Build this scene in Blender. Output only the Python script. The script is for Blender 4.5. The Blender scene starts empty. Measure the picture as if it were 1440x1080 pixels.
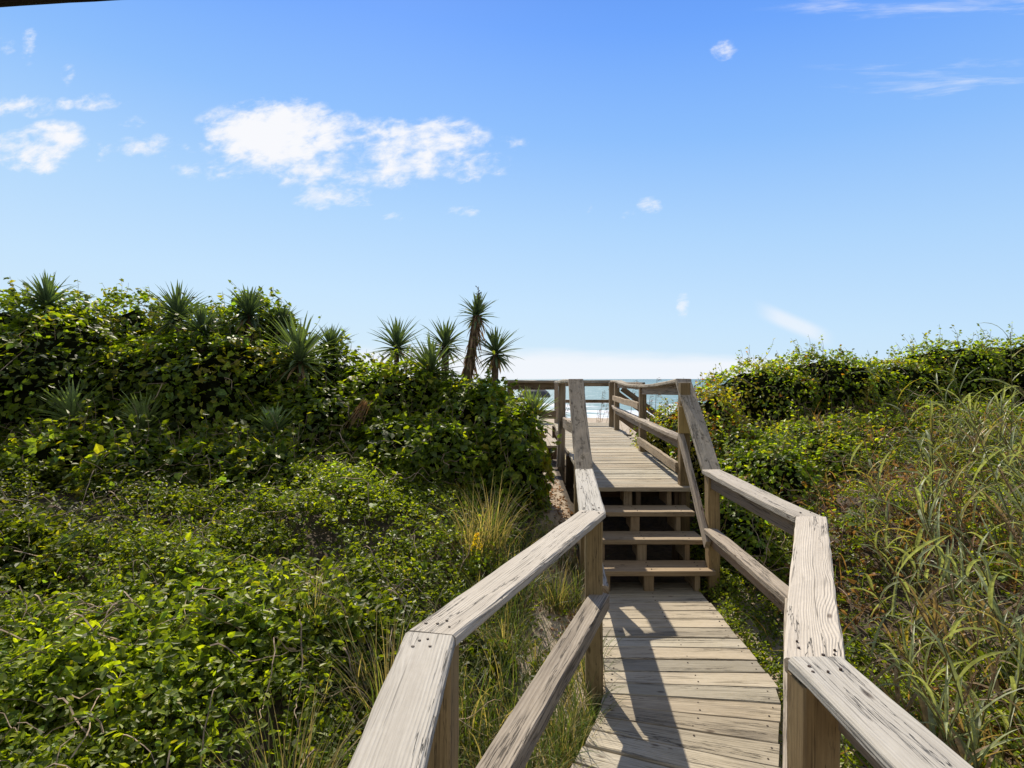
import bpy, math, random
import numpy as np
from mathutils import Vector, noise as mn

rng = np.random.default_rng(11)
random.seed(11)
scene = bpy.context.scene
COL = scene.collection
R = math.radians

# ------------------------------------------------------------------ helpers
def tag(o, label=None, cat=None, group=None, kind=None):
    if label: o['label'] = label
    if cat: o['category'] = cat
    if group: o['group'] = group
    if kind: o['kind'] = kind
    return o

def empty(name, loc=(0, 0, 0), rz=0.0):
    o = bpy.data.objects.new(name, None)
    o.location = loc
    o.rotation_euler = (0, 0, rz)
    o.empty_display_size = .1
    COL.objects.link(o)
    return o

def copy_tree(o, parent=None):
    c = o.copy()
    COL.objects.link(c)
    if parent is not None:
        c.parent = parent
    for ch in o.children:
        copy_tree(ch, c)
    return c

class Geo:
    """collects quad chunks: verts, quads, vertex colours, vertex uvs, material index"""
    def __init__(self):
        self.v, self.q, self.c, self.u, self.m = [], [], [], [], []
        self.n = 0
    def add(self, v, q, c=None, u=None, m=0):
        v = np.asarray(v, dtype=np.float32).reshape(-1, 3)
        q = np.asarray(q, dtype=np.int32).reshape(-1, 4)
        k = len(v)
        if c is None: c = (1, 1, 1)
        c = np.asarray(c, dtype=np.float32)
        if c.ndim == 1: c = np.tile(c, (k, 1))
        if u is None: u = np.zeros((k, 2), np.float32)
        self.v.append(v); self.q.append(q + self.n); self.c.append(c[:, :3]); self.u.append(np.asarray(u, np.float32))
        self.m.append(np.full(len(q), m, np.int32))
        self.n += k
    def build(self, name, mats, parent=None, smooth=False, loc=None):
        v = np.concatenate(self.v); q = np.concatenate(self.q); c = np.concatenate(self.c)
        u = np.concatenate(self.u); m = np.concatenate(self.m)
        if loc is not None:
            v = v - np.asarray(loc, np.float32)
        me = bpy.data.meshes.new(name)
        me.vertices.add(len(v)); me.vertices.foreach_set('co', v.ravel())
        me.loops.add(q.size); me.loops.foreach_set('vertex_index', q.ravel())
        me.polygons.add(len(q))
        me.polygons.foreach_set('loop_start', np.arange(0, q.size, 4, dtype=np.int32))
        me.polygons.foreach_set('material_index', m)
        me.polygons.foreach_set('use_smooth', np.full(len(q), smooth, dtype=bool))
        if not isinstance(mats, (list, tuple)): mats = [mats]
        for mt in mats: me.materials.append(mt)
        uvl = me.uv_layers.new(name='UVMap')
        uvl.data.foreach_set('uv', u[q.ravel()].ravel())
        ca = me.color_attributes.new('tint', 'FLOAT_COLOR', 'POINT')
        ca.data.foreach_set('color', np.concatenate([c, np.ones((len(c), 1), np.float32)], 1).ravel())
        me.update(calc_edges=True)
        o = bpy.data.objects.new(name, me)
        COL.objects.link(o)
        if parent is not None: o.parent = parent
        if loc is not None and parent is None: o.location = loc
        return o

def norm(a):
    a = np.asarray(a, float)
    return a / np.maximum(np.linalg.norm(a, axis=-1, keepdims=True), 1e-9)

def sstep(a, b, x):
    t = np.clip((np.asarray(x, float) - a) / (b - a), 0, 1)
    return t * t * (3 - 2 * t)

def nz(x, y, z=0.0):
    return mn.noise(Vector((float(x), float(y), float(z))))
def nzv(P, s=1.0, off=0.0):
    return np.array([mn.noise(Vector((float(p[0]) * s + off, float(p[1]) * s + off * .7, float(p[2]) * s - off))) for p in P])

# ------------------------------------------------------------------ node helpers
def new_mat(name):
    m = bpy.data.materials.new(name)
    m.use_nodes = True
    nt = m.node_tree
    nt.nodes.clear()
    return m, nt
class NT:
    def __init__(self, nt): self.nt = nt
    def n(self, t, **kw):
        nd = self.nt.nodes.new(t)
        for k, v in kw.items(): setattr(nd, k, v)
        return nd
    def link(self, a, b): self.nt.links.new(a, b)
    def setin(self, sock, v):
        if hasattr(v, 'is_output') or isinstance(v, bpy.types.NodeSocket): self.link(v, sock)
        else: sock.default_value = v
    def math(self, op, a, b=0.0, c=0.0, clamp=False):
        nd = self.n('ShaderNodeMath', operation=op, use_clamp=clamp)
        self.setin(nd.inputs[0], a); self.setin(nd.inputs[1], b); self.setin(nd.inputs[2], c)
        return nd.outputs[0]
    def xyz(self, x=0.0, y=0.0, z=0.0):
        nd = self.n('ShaderNodeCombineXYZ')
        self.setin(nd.inputs[0], x); self.setin(nd.inputs[1], y); self.setin(nd.inputs[2], z)
        return nd.outputs[0]
    def noise(self, vec, scale=1.0, detail=3.0, rough=.5, dist=0.0):
        nd = self.n('ShaderNodeTexNoise')
        self.link(vec, nd.inputs['Vector'])
        nd.inputs['Scale'].default_value = scale; nd.inputs['Detail'].default_value = detail
        nd.inputs['Roughness'].default_value = rough; nd.inputs['Distortion'].default_value = dist
        return nd.outputs['Fac']
    def mix(self, fac, a, b, blend='MIX'):
        nd = self.n('ShaderNodeMix', data_type='RGBA', blend_type=blend)
        self.setin(nd.inputs[0], fac)
        for s, v in ((nd.inputs[6], a), (nd.inputs[7], b)):
            if isinstance(v, (tuple, list)): s.default_value = (*v[:3], 1)
            else: self.link(v, s)
        return nd.outputs[2]
    def mr(self, v, a, b, c=0.0, d=1.0, smooth=True):
        nd = self.n('ShaderNodeMapRange', interpolation_type='SMOOTHSTEP' if smooth else 'LINEAR')
        self.setin(nd.inputs[0], v)
        for i, x in enumerate((a, b, c, d)): nd.inputs[i + 1].default_value = x
        return nd.outputs[0]

def wood_mat(name, light, dark, mottle=.35, crackw=.02, stain=(.10, .07, .04), stain_amt=.0, ringf=95.0, rough=.8, bump=.5, ringamt=.35, knot_amt=1.0, lichen=0.0):
    m, nt = new_mat(name); T = NT(nt)
    uv = T.n('ShaderNodeUVMap', uv_map='UVMap').outputs[0]
    sp = T.n('ShaderNodeSeparateXYZ'); T.link(uv, sp.inputs[0])
    u, v = sp.outputs[0], sp.outputs[1]
    low = T.noise(T.xyz(T.math('MULTIPLY', u, .8), T.math('MULTIPLY', v, 7.0)), 1.0, 2.0)
    # knots
    vo = T.n('ShaderNodeTexVoronoi', voronoi_dimensions='2D', feature='F1')
    T.link(T.xyz(T.math('MULTIPLY', u, 1.7), T.math('MULTIPLY', v, 4.6)), vo.inputs['Vector'])
    vo.inputs['Scale'].default_value = 1.0
    kd = vo.outputs['Distance']
    kn = T.math('MULTIPLY', T.mr(kd, .012, .05, 1.0, 0.0), knot_amt)
    kring = T.mr(kd, .0, .35, 1.0, 0.0)
    ph = T.math('ADD', T.math('MULTIPLY', v, ringf * 6.283), T.math('ADD', T.math('MULTIPLY', low, 34.0), T.math('MULTIPLY', kring, 14.0)))
    ring = T.math('MULTIPLY_ADD', T.math('SINE', ph), .5, .5)
    rv = T.mr(T.noise(T.xyz(T.math('MULTIPLY', u, .7), T.math('MULTIPLY', v, 22.0), 12.0), 1.0, 2.0), .35, .68, .15, 1.0)
    ring = T.math('MULTIPLY', T.math('POWER', ring, .8), rv)
    fib = T.noise(T.xyz(T.math('MULTIPLY', u, 5.0), T.math('MULTIPLY', v, 240.0)), 1.0, 4.0, .65)
    thin = T.mr(T.noise(T.xyz(T.math('MULTIPLY', u, 3.0), T.math('MULTIPLY', v, 130.0), 4.4), 1.0, 2.0, .5), .60, .70)
    big = T.noise(T.xyz(T.math('MULTIPLY', u, 2.2), T.math('MULTIPLY', v, 9.0), 3.3), 1.0, 4.0, .6)
    fine = T.noise(T.xyz(T.math('MULTIPLY', u, 30.0), T.math('MULTIPLY', v, 60.0), 9.1), 1.0, 3.0, .6)
    cn = T.noise(T.xyz(T.math('MULTIPLY', u, 1.1), T.math('MULTIPLY', v, 42.0), 7.7), 1.0, 4.0, .55, .08)
    cmask = T.mr(T.noise(T.xyz(T.math('MULTIPLY', u, 1.3), T.math('MULTIPLY', v, 13.0), 1.7), 1.0, 1.0), .51, .62)
    crack = T.math('MULTIPLY', T.mr(T.math('ABSOLUTE', T.math('SUBTRACT', cn, .5)), 0.0, crackw, 1.0, 0.0), cmask)
    cn2 = T.noise(T.xyz(T.math('MULTIPLY', u, .75), T.math('MULTIPLY', v, 15.0), 21.0), 1.0, 6.0, .62, .05)
    cm2 = T.mr(T.noise(T.xyz(T.math('MULTIPLY', u, .9), T.math('MULTIPLY', v, 7.0), 23.0), 1.0, 1.0), .50, .56)
    crack2 = T.math('MULTIPLY', T.mr(T.math('ABSOLUTE', T.math('SUBTRACT', cn2, .5)), .0, crackw * .6, 1.0, 0.0), cm2)
    crack = T.math('MAXIMUM', crack, crack2)
    f = T.math('ADD', T.math('MULTIPLY', ring, ringamt), T.math('ADD', T.math('MULTIPLY', fib, .75), T.math('MULTIPLY', big, mottle * 1.4)))
    f = T.mr(f, .30, .30 + ringamt + .35 + mottle * .7, 0.0, 1.0, False)
    col = T.mix(f, dark, light)
    if stain_amt > 0:
        sm = T.mr(T.noise(T.xyz(T.math('MULTIPLY', u, 1.3), T.math('MULTIPLY', v, 11.0), 5.5), 1.0, 4.0, .65), .5, .72, 0.0, stain_amt)
        col = T.mix(sm, col, stain)
    if lichen > 0:
        lm = T.mr(T.noise(T.xyz(T.math('MULTIPLY', u, 16.0), T.math('MULTIPLY', v, 22.0), 2.5), 1.0, 5.0, .7), .52, .68, 0.0, lichen)
        col = T.mix(lm, col, (.07, .06, .035))
    col = T.mix(T.math('MULTIPLY', T.mr(fine, .35, .7), .22), col, dark)
    col = T.mix(T.math('MULTIPLY', thin, .72), col, tuple(x * .55 for x in dark))
    col = T.mix(T.math('MULTIPLY', kn, .75), col, (.06, .035, .02))
    col = T.mix(T.math('MULTIPLY', crack, .75), col, (.03, .024, .018))
    tn = T.n('ShaderNodeVertexColor', layer_name='tint')
    col = T.mix(1.0, col, tn.outputs[0], 'MULTIPLY')
    b = T.n('ShaderNodeBsdfPrincipled')
    T.link(col, b.inputs['Base Color'])
    b.inputs['Roughness'].default_value = rough
    b.inputs['Specular IOR Level'].default_value = .25
    h = T.math('SUBTRACT', T.math('ADD', T.math('MULTIPLY', ring, .5), T.math('MULTIPLY', fib, .6)), T.math('MULTIPLY', crack, 2.5))
    bp = T.n('ShaderNodeBump'); bp.inputs['Strength'].default_value = bump; bp.inputs['Distance'].default_value = .003
    T.link(h, bp.inputs['Height']); T.link(bp.outputs[0], b.inputs['Normal'])
    out = T.n('ShaderNodeOutputMaterial'); T.link(b.outputs[0], out.inputs[0])
    return m

def leaf_mat(name, transl=.48, rough=.48, spec=.32, gain=1.2, tcol=(2.0, 2.05, .35)):
    m, nt = new_mat(name); T = NT(nt)
    tn = T.n('ShaderNodeVertexColor', layer_name='tint')
    geo = T.n('ShaderNodeNewGeometry')
    nzf = T.noise(geo.outputs['Position'], 55.0, 2.0)
    col = T.mix(1.0, tn.outputs[0], T.mix(T.mr(nzf, .3, .7), (.72 * gain, .72 * gain, .72 * gain), (1.25 * gain, 1.25 * gain, 1.25 * gain)), 'MULTIPLY')
    b = T.n('ShaderNodeBsdfPrincipled')
    T.link(col, b.inputs['Base Color'])
    b.inputs['Roughness'].default_value = rough
    b.inputs['Specular IOR Level'].default_value = spec
    t = T.n('ShaderNodeBsdfTranslucent')
    T.link(T.mix(1.0, col, tcol, 'MULTIPLY'), t.inputs[0])
    mx = T.n('ShaderNodeMixShader'); mx.inputs[0].default_value = transl
    T.link(b.outputs[0], mx.inputs[1]); T.link(t.outputs[0], mx.inputs[2])
    out = T.n('ShaderNodeOutputMaterial'); T.link(mx.outputs[0], out.inputs[0])
    return m

def plain_mat(name, col, rough=.8, var=.35, scale=14.0, spec=.3):
    m, nt = new_mat(name); T = NT(nt)
    tc = T.n('ShaderNodeTexCoord').outputs['Object']
    f = T.noise(tc, scale, 4.0, .6)
    c = T.mix(T.mr(f, .3, .7), tuple(x * (1 - var) for x in col), tuple(min(1, x * (1 + var)) for x in col))
    tn = T.n('ShaderNodeVertexColor', layer_name='tint')
    c = T.mix(1.0, c, tn.outputs[0], 'MULTIPLY')
    b = T.n('ShaderNodeBsdfPrincipled'); T.link(c, b.inputs['Base Color'])
    b.inputs['Roughness'].default_value = rough; b.inputs['Specular IOR Level'].default_value = spec
    out = T.n('ShaderNodeOutputMaterial'); T.link(b.outputs[0], out.inputs[0])
    return m

M_cap = wood_mat('weathered_grey_wood', (.60, .56, .49), (.34, .305, .255), mottle=.34, crackw=.010, stain=(.30, .27, .225), stain_amt=.5, ringf=110, bump=.9, ringamt=.22)
M_capold = wood_mat('mildewed_grey_wood', (.50, .44, .34), (.27, .22, .16), mottle=.5, crackw=.03, stain=(.10, .08, .05), stain_amt=.6, ringf=60, bump=.6, lichen=.85)
M_deck = wood_mat('weathered_deck_wood', (.56, .495, .385), (.28, .235, .165), mottle=.65, crackw=.016, stain=(.19, .165, .13), stain_amt=.75, ringf=75, bump=.6, ringamt=.4)
M_post = wood_mat('treated_post_wood', (.42, .315, .165), (.19, .13, .065), mottle=.5, crackw=.014, stain=(.10, .06, .03), stain_amt=.55, ringf=45, bump=.4)
M_rail = wood_mat('weathered_rail_wood', (.50, .43, .34), (.25, .20, .15), mottle=.4, crackw=.03, stain=(.13, .10, .07), stain_amt=.5, ringf=70, bump=.6, ringamt=.5)
M_tread = wood_mat('brown_tread_wood', (.50, .39, .255), (.25, .18, .11), mottle=.35, crackw=.012, stain=(.15, .10, .06), stain_amt=.35, ringf=60, bump=.4)
M_new = wood_mat('fresh_yellow_wood', (.52, .38, .17), (.42, .29, .12), mottle=.3, crackw=.004, ringf=40, bump=.2)
M_frame = wood_mat('dark_frame_wood', (.16, .11, .07), (.07, .05, .03), mottle=.4, crackw=.015, ringf=50)
M_nail = plain_mat('rusty_nail', (.05, .03, .02), .6)
M_leaf = leaf_mat('vine_leaf')
M_bladeg = leaf_mat('grass_blade', .38, .45, .4, tcol=(1.4, 1.35, .5))
M_yucca = leaf_mat('yucca_blade', .22, .38, .5, tcol=(1.1, 1.2, .4))
M_twig = plain_mat('twig', (.30, .225, .155), .9, .4, 30)
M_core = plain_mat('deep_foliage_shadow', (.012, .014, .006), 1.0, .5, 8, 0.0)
M_dead = leaf_mat('dead_leaf', .2, .8, .15, tcol=(1.1, .9, .6))
M_bark = plain_mat('shaggy_bark', (.14, .095, .06), .95, .5, 25)

# ------------------------------------------------------------------ boards
def board(g, p0, p1, w, h, up=(0, 0, 1), cut0=0.0, cut1=0.0, tint=None, mat=0, warp=.002, cham=.004, seg=None, sag=0.0, tspread=.14, rough_end=.0):
    p0 = np.array(p0, float); p1 = np.array(p1, float)
    d = p1 - p0; L = np.linalg.norm(d); d /= L
    side = np.cross(d, up); side /= np.linalg.norm(side)
    n = np.cross(side, d)
    N = seg or max(2, int(L / .09))
    a, b = w / 2, h / 2; c = cham
    prof = [(-a, -b + c), (-a, b - c), (-a + c, b), (0, b), (a - c, b), (a, b - c), (a, -b + c), (a - c, -b), (0, -b), (-a + c, -b)]
    prof = prof + [prof[0]]
    K = len(prof)
    per = [0.0]
    for i in range(1, K):
        per.append(per[-1] + math.dist(prof[i], prof[i - 1]))
    ou, ov, sd = random.uniform(0, 60), random.uniform(0, 60), random.uniform(0, 100)
    if tint is None: tint = (1, 1, 1)
    k = random.uniform(1 - tspread, 1 + tspread); wm = random.uniform(-.035, .035)
    tint = (tint[0] * k * (1 + wm), tint[1] * k, tint[2] * k * (1 - wm))
    V, U = [], []
    for i in range(N + 1):
        t = i / N
        wob_s = nz(t * L * .9, sd) * warp * 2.0; wob_n = nz(t * L * .9, sd + 31) * warp * 2.0 - sag * 4 * t * (1 - t)
        for j, (s, q) in enumerate(prof):
            jj = j % (K - 1)
            e = warp * .75
            ds = nz(t * L * 9, jj * 3.1, sd) * e; dq = nz(t * L * 7, jj * 3.1 + 50, sd) * e
            al = t * L + s * ((1 - t) * cut0 + t * cut1)
            if i in (0, N) and rough_end: al += random.uniform(-rough_end, rough_end)
            V.append(p0 + d * al + side * (s + wob_s + ds) + n * (q + wob_n + dq)); U.append((ou + t * L, ov + per[j]))
    Q = []
    for i in range(N):
        for j in range(K - 1):
            x = i * K + j
            Q.append((x, x + 1, x + K + 1, x + K))
    # end caps
    for base, flip in ((0, True), (N * K, False)):
        s0 = len(V)
        for j in range(K - 1):
            V.append(V[base + j]); U.append((ou + 20 + prof[j][0] * .3, ov + prof[j][1] + prof[j][0]))
        for f in ((0, 1, 2, 9), (9, 2, 3, 8), (8, 3, 4, 7), (7, 4, 5, 6)):
            f = tuple(s0 + x for x in f)
            Q.append(f[::-1] if flip else f)
    g.add(V, Q, tint, U, mat)

def one_board(name, mat, parent, *a, **k):
    g = Geo(); board(g, *a, **k)
    return g.build(name, [mat, M_nail], parent)

def nail(g, x, y, z, r=.0045, mat=1):
    k = 6
    V = []
    for zz in (z - .004, z + .0022):
        for i in range(k):
            an = i * math.tau / k
            V.append((x + r * math.cos(an), y + r * math.sin(an), zz))
    Q = [(i, (i + 1) % k, k + (i + 1) % k, k + i) for i in range(k)]
    Q += [(k, k + 1, k + 2, k + 5), (k + 5, k + 2, k + 3, k + 4)]
    g.add(V, Q, (1, 1, 1), None, mat)

def mitre(dprev, dnext, d):
    """along-offset per unit of lateral offset so that two caps meet"""
    m = np.array(dprev) + np.array(dnext); m = m / np.linalg.norm(m)
    l = np.array([m[1], -m[0]])
    s = np.array([d[1], -d[0]])
    return float(np.dot(d, l) / np.dot(s, l))

def rail_caps(parent, pts, mats, w=.14, th=.038, name='cap_board', nails=True, drop=0.0, sags=None, labels=None):
    """polyline of mitred flat boards; z of pts = top of the board"""
    P = [np.array(p, float) for p in pts]
    dirs = []
    for a, b in zip(P[:-1], P[1:]):
        d = (b - a)[:2]; dirs.append(d / np.linalg.norm(d))
    for i in range(len(P) - 1):
        d = dirs[i]
        c0 = mitre(dirs[i - 1], d, d) if i > 0 else 0.0
        c1 = mitre(d, dirs[i + 1], d) if i < len(dirs) - 1 else 0.0
        a, b = P[i].copy(), P[i + 1].copy()
        a[:2] += d * .002; b[:2] -= d * .002
        dz = np.array([0, 0, th / 2 + drop])
        g = Geo()
        board(g, a - dz, b - dz, w, th, cut0=c0, cut1=c1, warp=.004, cham=.008, sag=(sags[i] if sags else 0), tspread=.06)
        if nails:
            side = np.array([d[1], -d[0]])
            for e, s in ((a, 1), (b, -1)):
                for _ in range(4):
                    o = d * s * random.uniform(.03, .09) + side * random.uniform(-.05, .05)
                    L = np.linalg.norm(b - a); t = np.linalg.norm(o) / L
                    z = e[2] + (b[2] - a[2]) * t * (1 if s > 0 else -1)
                    if abs(b[2] - a[2]) < .05: nail(g, e[0] + o[0], e[1] + o[1], z, random.uniform(.003, .005))
        ob = g.build(name, [mats[i], M_nail], parent)
        if labels and labels[i]: ob['label'] = labels[i]

def post(parent, x, y, z0, z1, rz=0.0, w=.089, mat=None, name='post', lean=(0, 0), tint=None):
    return one_board(name, mat or M_post, parent, (x, y, z0), (x + lean[0], y + lean[1], z1), w, w, up=(math.sin(rz), math.cos(rz), 0), warp=.003, cham=.006, tint=tint, tspread=.1)

# ------------------------------------------------------------------ lower boardwalk
LE = [(-.10, 0.0), (-.10, 1.55), (.09, 2.05), (.467, 2.92), (.50, 3.10), (.60, 4.62)]
RE = [(.64, 0.0), (.66, 1.50), (1.37, 2.95), (1.385, 3.2), (1.43, 4.62)]
def line_hit(poly, c, d):
    best = None
    for (ax, ay), (bx, by) in zip(poly[:-1], poly[1:]):
        ex, ey = bx - ax, by - ay
        den = d[0] * ey - d[1] * ex
        if abs(den) < 1e-9: continue
        t = ((ax - c[0]) * ey - (ay - c[1]) * ex) / den
        s = ((ax - c[0]) * d[1] - (ay - c[1]) * d[0]) / den
        if -1e-6 <= s <= 1 + 1e-6 and (best is None or abs(t) < abs(best)): best = t
    return None if best is None else (c[0] + d[0] * best, c[1] + d[1] * best)
cp = [(1.02, 4.60), (.94, 3.02), (.62, 2.25), (.29, 1.52), (.27, 0.05)]
def path_at(s):
    for (a, b) in zip(cp[:-1], cp[1:]):
        L = math.dist(a, b)
        if s <= L: return (a[0] + (b[0] - a[0]) * s / L, a[1] + (b[1] - a[1]) * s / L)
        s -= L
    return None
lower = empty('boardwalk', (.9, 3.0, 0))
tag(lower, 'lower weathered plank walkway bending between the near railings, below the steps', 'boardwalk')
def child_of(o, root):
    """keep world placement of geometry authored in world coordinates"""
    o.parent = root
    o.location = tuple(-c for c in root.location)
    return o
def wparent(root):
    e = root
    return e
g = Geo()
def plank_quad(g, a, b, c, d, th=.036, tint=1.0, warp=.0015, mat=0):
    """plank with corners a,b (front edge left,right) and d,c (back edge left,right), top z given"""
    a, b, c, d = [np.array(x, float) for x in (a, b, c, d)]
    L = max(np.linalg.norm(b - a), np.linalg.norm(c - d)); N = max(4, int(L / .07)); W = np.linalg.norm(d - a)
    ou, ov, sd = random.uniform(0, 80), random.uniform(0, 80), random.uniform(0, 100)
    ch = .005
    rows = [(0, -th), (0, -ch), (.035, 0), (.5, -.0012 + random.uniform(-.001, .002)), (.965, 0), (1, -ch), (1, -th)]
    per = [0, th, th + .006, th + W * .5, th + W, th + W + .006, th + W + th]
    tilt = random.uniform(-.0025, .0025); lift = random.uniform(-.0015, .0015)
    bow = random.uniform(-.002, .003)
    V, U = [], []
    for i in range(N + 1):
        t = i / N
        f = a + (b - a) * t; r = d + (c - d) * t
        ex = 0
        for j, (s, z) in enumerate(rows):
            e = (nz(t * L * 5, j * 2.7, sd)) * warp * (1 if j not in (0, 6) else .5)
            p = f + (r - f) * s
            w2 = (r - f) / max(np.linalg.norm(r - f), 1e-6)
            V.append(p + w2 * e * 1.5 + np.array([0, 0, z + e * .6 + tilt * (s - .5) + lift + bow * 4 * t * (1 - t)])); U.append((ou + t * L, ov + per[j]))
    K = len(rows); Q = []
    for i in range(N):
        for j in range(K - 1):
            x = i * K + j
            Q.append((x, x + K, x + K + 1, x + 1))
        x = i * K
        Q.append((x + K - 1, x + 2 * K - 1, x + K, x))
    for base, fl in ((0, 0), (N * K, 1)):
        s0 = len(V)
        for j in range(K): V.append(V[base + j]); U.append((ou + 5, ov + per[j]))
        for f in ((0, 1, 5, 6), (1, 2, 4, 5)):
            f = tuple(s0 + q for q in f); Q.append(f if not fl else f[::-1])
        V.append(V[base + 3]); U.append((ou + 5, ov + per[3]))
        Q.append((s0 + 2, s0 + 3, s0 + K, s0 + 4) if False else (s0 + 2, s0 + 3, len(V) - 1, s0 + 4))
    # tint with slight hue shift
    wm = random.uniform(-.05, .05)
    g.add(V, Q, (tint * (1 + wm), tint, tint * (1 - wm)), U, mat)
edges = []
s = 0.0
while True:
    c = path_at(s)
    if c is None: break
    y = c[1]
    th = 23.5 * float(sstep(3.25, 2.2, y)) if y > 1.9 else 23.5 * float(sstep(1.25, 1.75, y))
    th += random.uniform(-.7, .7) + 1.2
    d = (math.cos(R(th)), -math.sin(R(th)))
    l = line_hit(LE, c, (-d[0], -d[1])) ; r = line_hit(RE, c, d)
    if l and r: edges.append((l, r))
    s += .142 + random.uniform(-.006, .004)
for (l0, r0), (l1, r1) in zip(edges[:-1], edges[1:]):
    gap = random.uniform(.003, .008)
    def sh(p, q, e):
        L = math.dist(p, q) or 1
        return (p[0] + (q[0] - p[0]) * e / L, p[1] + (q[1] - p[1]) * e / L, 0.0)
    if math.dist(l0, l1) < .03 or math.dist(r0, r1) < .03: continue
    jl, jr = random.uniform(-.012, .012), random.uniform(-.012, .012)
    a, b, c, d = sh(l1, l0, gap / 2), sh(r1, r0, gap / 2), sh(r0, r1, gap / 2), sh(l0, l1, gap / 2)
    a = (a[0] + jl, *a[1:]); d = (d[0] + jl, *d[1:]); b = (b[0] + jr, *b[1:]); c = (c[0] + jr, *c[1:])
    plank_quad(g, a, b, c, d, tint=random.uniform(.72, 1.16))
    for fx in (.05, .55, .95):
        for fy in (.25, .75):
            if random.random() < .85:
                f = fx + random.uniform(-.012, .012)
                p = np.array(a) * (1 - f) * (1 - fy) + np.array(b) * f * (1 - fy) + np.array(c) * f * fy + np.array(d) * (1 - f) * fy
                nail(g, p[0], p[1], .0, random.uniform(.003, .005))
child_of(g.build('planks', [M_deck, M_nail]), lower)
for pl, off in ((LE, .10), (RE, -.10)):
    g = Geo()
    for (ax, ay), (bx, by) in zip(pl[:-1], pl[1:]):
        board(g, (ax + off, ay, -.115), (bx + off, by, -.115), .038, .14)
    child_of(g.build('joist', [M_frame]), lower)

# ------------------------------------------------------------------ steps up to the upper walk
UZ = .65
steps = empty('wooden_steps', (1.05, 4.7, 0))
tag(steps, 'three open brown treads climbing from the lower to the upper boardwalk', 'steps')
for i, (yf, xl, xr) in enumerate(((4.37, .60, 1.525), (4.63, .60, 1.53), (4.885, .60, 1.53))):
    z = .1625 * (i + 1)
    g = Geo(); board(g, (xl, yf + .13, z - .019), (xr, yf + .13, z - .019), .27, .038, warp=.002, tspread=.08)
    for k in range(3):
        for fx in (.70, 1.05, 1.42): nail(g, fx + random.uniform(-.01, .01), yf + .04 + .08 * k, z + .0005, .004)
    child_of(g.build('tread', [M_tread, M_nail]), steps)
for x in (.72, 1.035, 1.40):
    g = Geo()
    for i in range(4):
        yf = 4.42 + .255 * i; z0 = (.1625 * i if i else -.0); z1 = .1625 * (i + 1) - .039
        if i == 3: yf += .03; z1 = UZ - .04
        board(g, (x, yf, max(z0 - .12, .0)), (x, yf, z1), .04 if x != 1.035 else .075, .05, up=(0, 1, 0), tspread=.1)
        board(g, (x, yf + .03, z1 - .07), (x, yf + .26, z1 - .07), .036, .13, tspread=.1)
    child_of(g.build('stringer', [M_tread]), steps)

# ------------------------------------------------------------------ upper boardwalk
upper = empty('boardwalk', (1.3, 8.5, UZ))
tag(upper, 'upper raised plank walkway leading from the steps to the sea lookout', 'boardwalk')
g = Geo()
y = 5.125
def ulx(y): return .665 + .03 * (y - 5.1)
def urx(y): return 1.60 + .068 * (y - 5.1)
while y < 12.6:
    w = .138 + random.uniform(-.004, .003)
    jl, jr = random.uniform(-.012, .012), random.uniform(-.012, .012)
    if y < 5.2: w = .15; jl = -.03; jr = -.02
    tl = random.uniform(-.004, .004)
    plank_quad(g, (ulx(y) + jl, y, UZ), (urx(y) + jr, y + tl, UZ), (urx(y) + jr, y + w + tl, UZ), (ulx(y) + jl, y + w, UZ), tint=random.uniform(.85, 1.12))
    y += w + random.uniform(.004, .008)
child_of(g.build('planks', [M_deck, M_nail]), upper)
for x0, x1 in ((.74, .93), (1.12, 1.45), (1.52, 2.02)):
    child_of(one_board('joist', M_frame, None, (x0, 5.16, UZ - .125), (x1, 12.5, UZ - .125), .04, .17), upper)
child_of(one_board('beam', M_frame, None, (.68, 5.75, UZ - .13), (1.62, 5.75, UZ - .13), .036, .16), upper)
for px, py in ((.72, 5.26), (1.5, 5.26), (.75, 7.6), (1.66, 7.75), (.85, 10.2), (1.9, 10.5), (.9, 12.4), (2.03, 12.4)):
    child_of(post(None, px, py, -.4 if py < 9 else -.9, UZ - .045, name='support_post', mat=M_frame), upper)

# side spur of the lookout going left
spur = empty('boardwalk', (.3, 8.3, UZ))
tag(spur, 'short plank spur leaving the upper walkway to the left, behind the yuccas', 'boardwalk')
g = Geo()
x = .0
while x < .66:
    plank_quad(g, (x, 8.30, UZ), (x, 9.4, UZ), (x + .134, 9.4, UZ), (x + .134, 8.30, UZ), tint=random.uniform(.85, 1.1))
    x += .14
g2 = g
child_of(g2.build('planks', [M_deck, M_nail]), spur)
for px, py in ((.06, 8.42), (.06, 9.3), (.6, 9.3)):
    child_of(post(None, px, py, -.6, UZ - .04, name='support_post', mat=M_frame), spur)

# ------------------------------------------------------------------ railings
CZ = .90
A = (-.225, 1.61); B = (.43, 3.10); C = (.566, 4.56); D = (.590, 5.40)
left = empty('railing', (.1, 2.4, 0))
tag(left, 'near left railing with wide grey cap boards zigzagging beside grass, up past the steps', 'railing')
class Sub:  # collect children then reparent
    pass
def attach(root, before):
    for o in [o for o in COL.objects if o.name not in before]:
        if o.parent is None and o is not root: child_of(o, root)
def names(): return set(o.name for o in COL.objects)
b4 = names()
rail_caps(None, [(-.235, .15, CZ), (*A, CZ), (*B, CZ), (*C, CZ), (*D, 1.605)], [M_cap, M_cap, M_cap, M_capold],
          labels=[None, None, None, 'sloping cap board mottled with dark mildew'])
post(None, -.205, 1.66, -.35, CZ - .04, R(12))
post(None, .43, 3.06, -.35, CZ - .04, R(4))
post(None, .58, 4.62, -.3, CZ - .02, 0, tint=(.8, .8, .8))
post(None, .625, 5.42, -.1, 1.56, 0)
post(None, -.235, .3, -.35, CZ - .04, 0)
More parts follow.
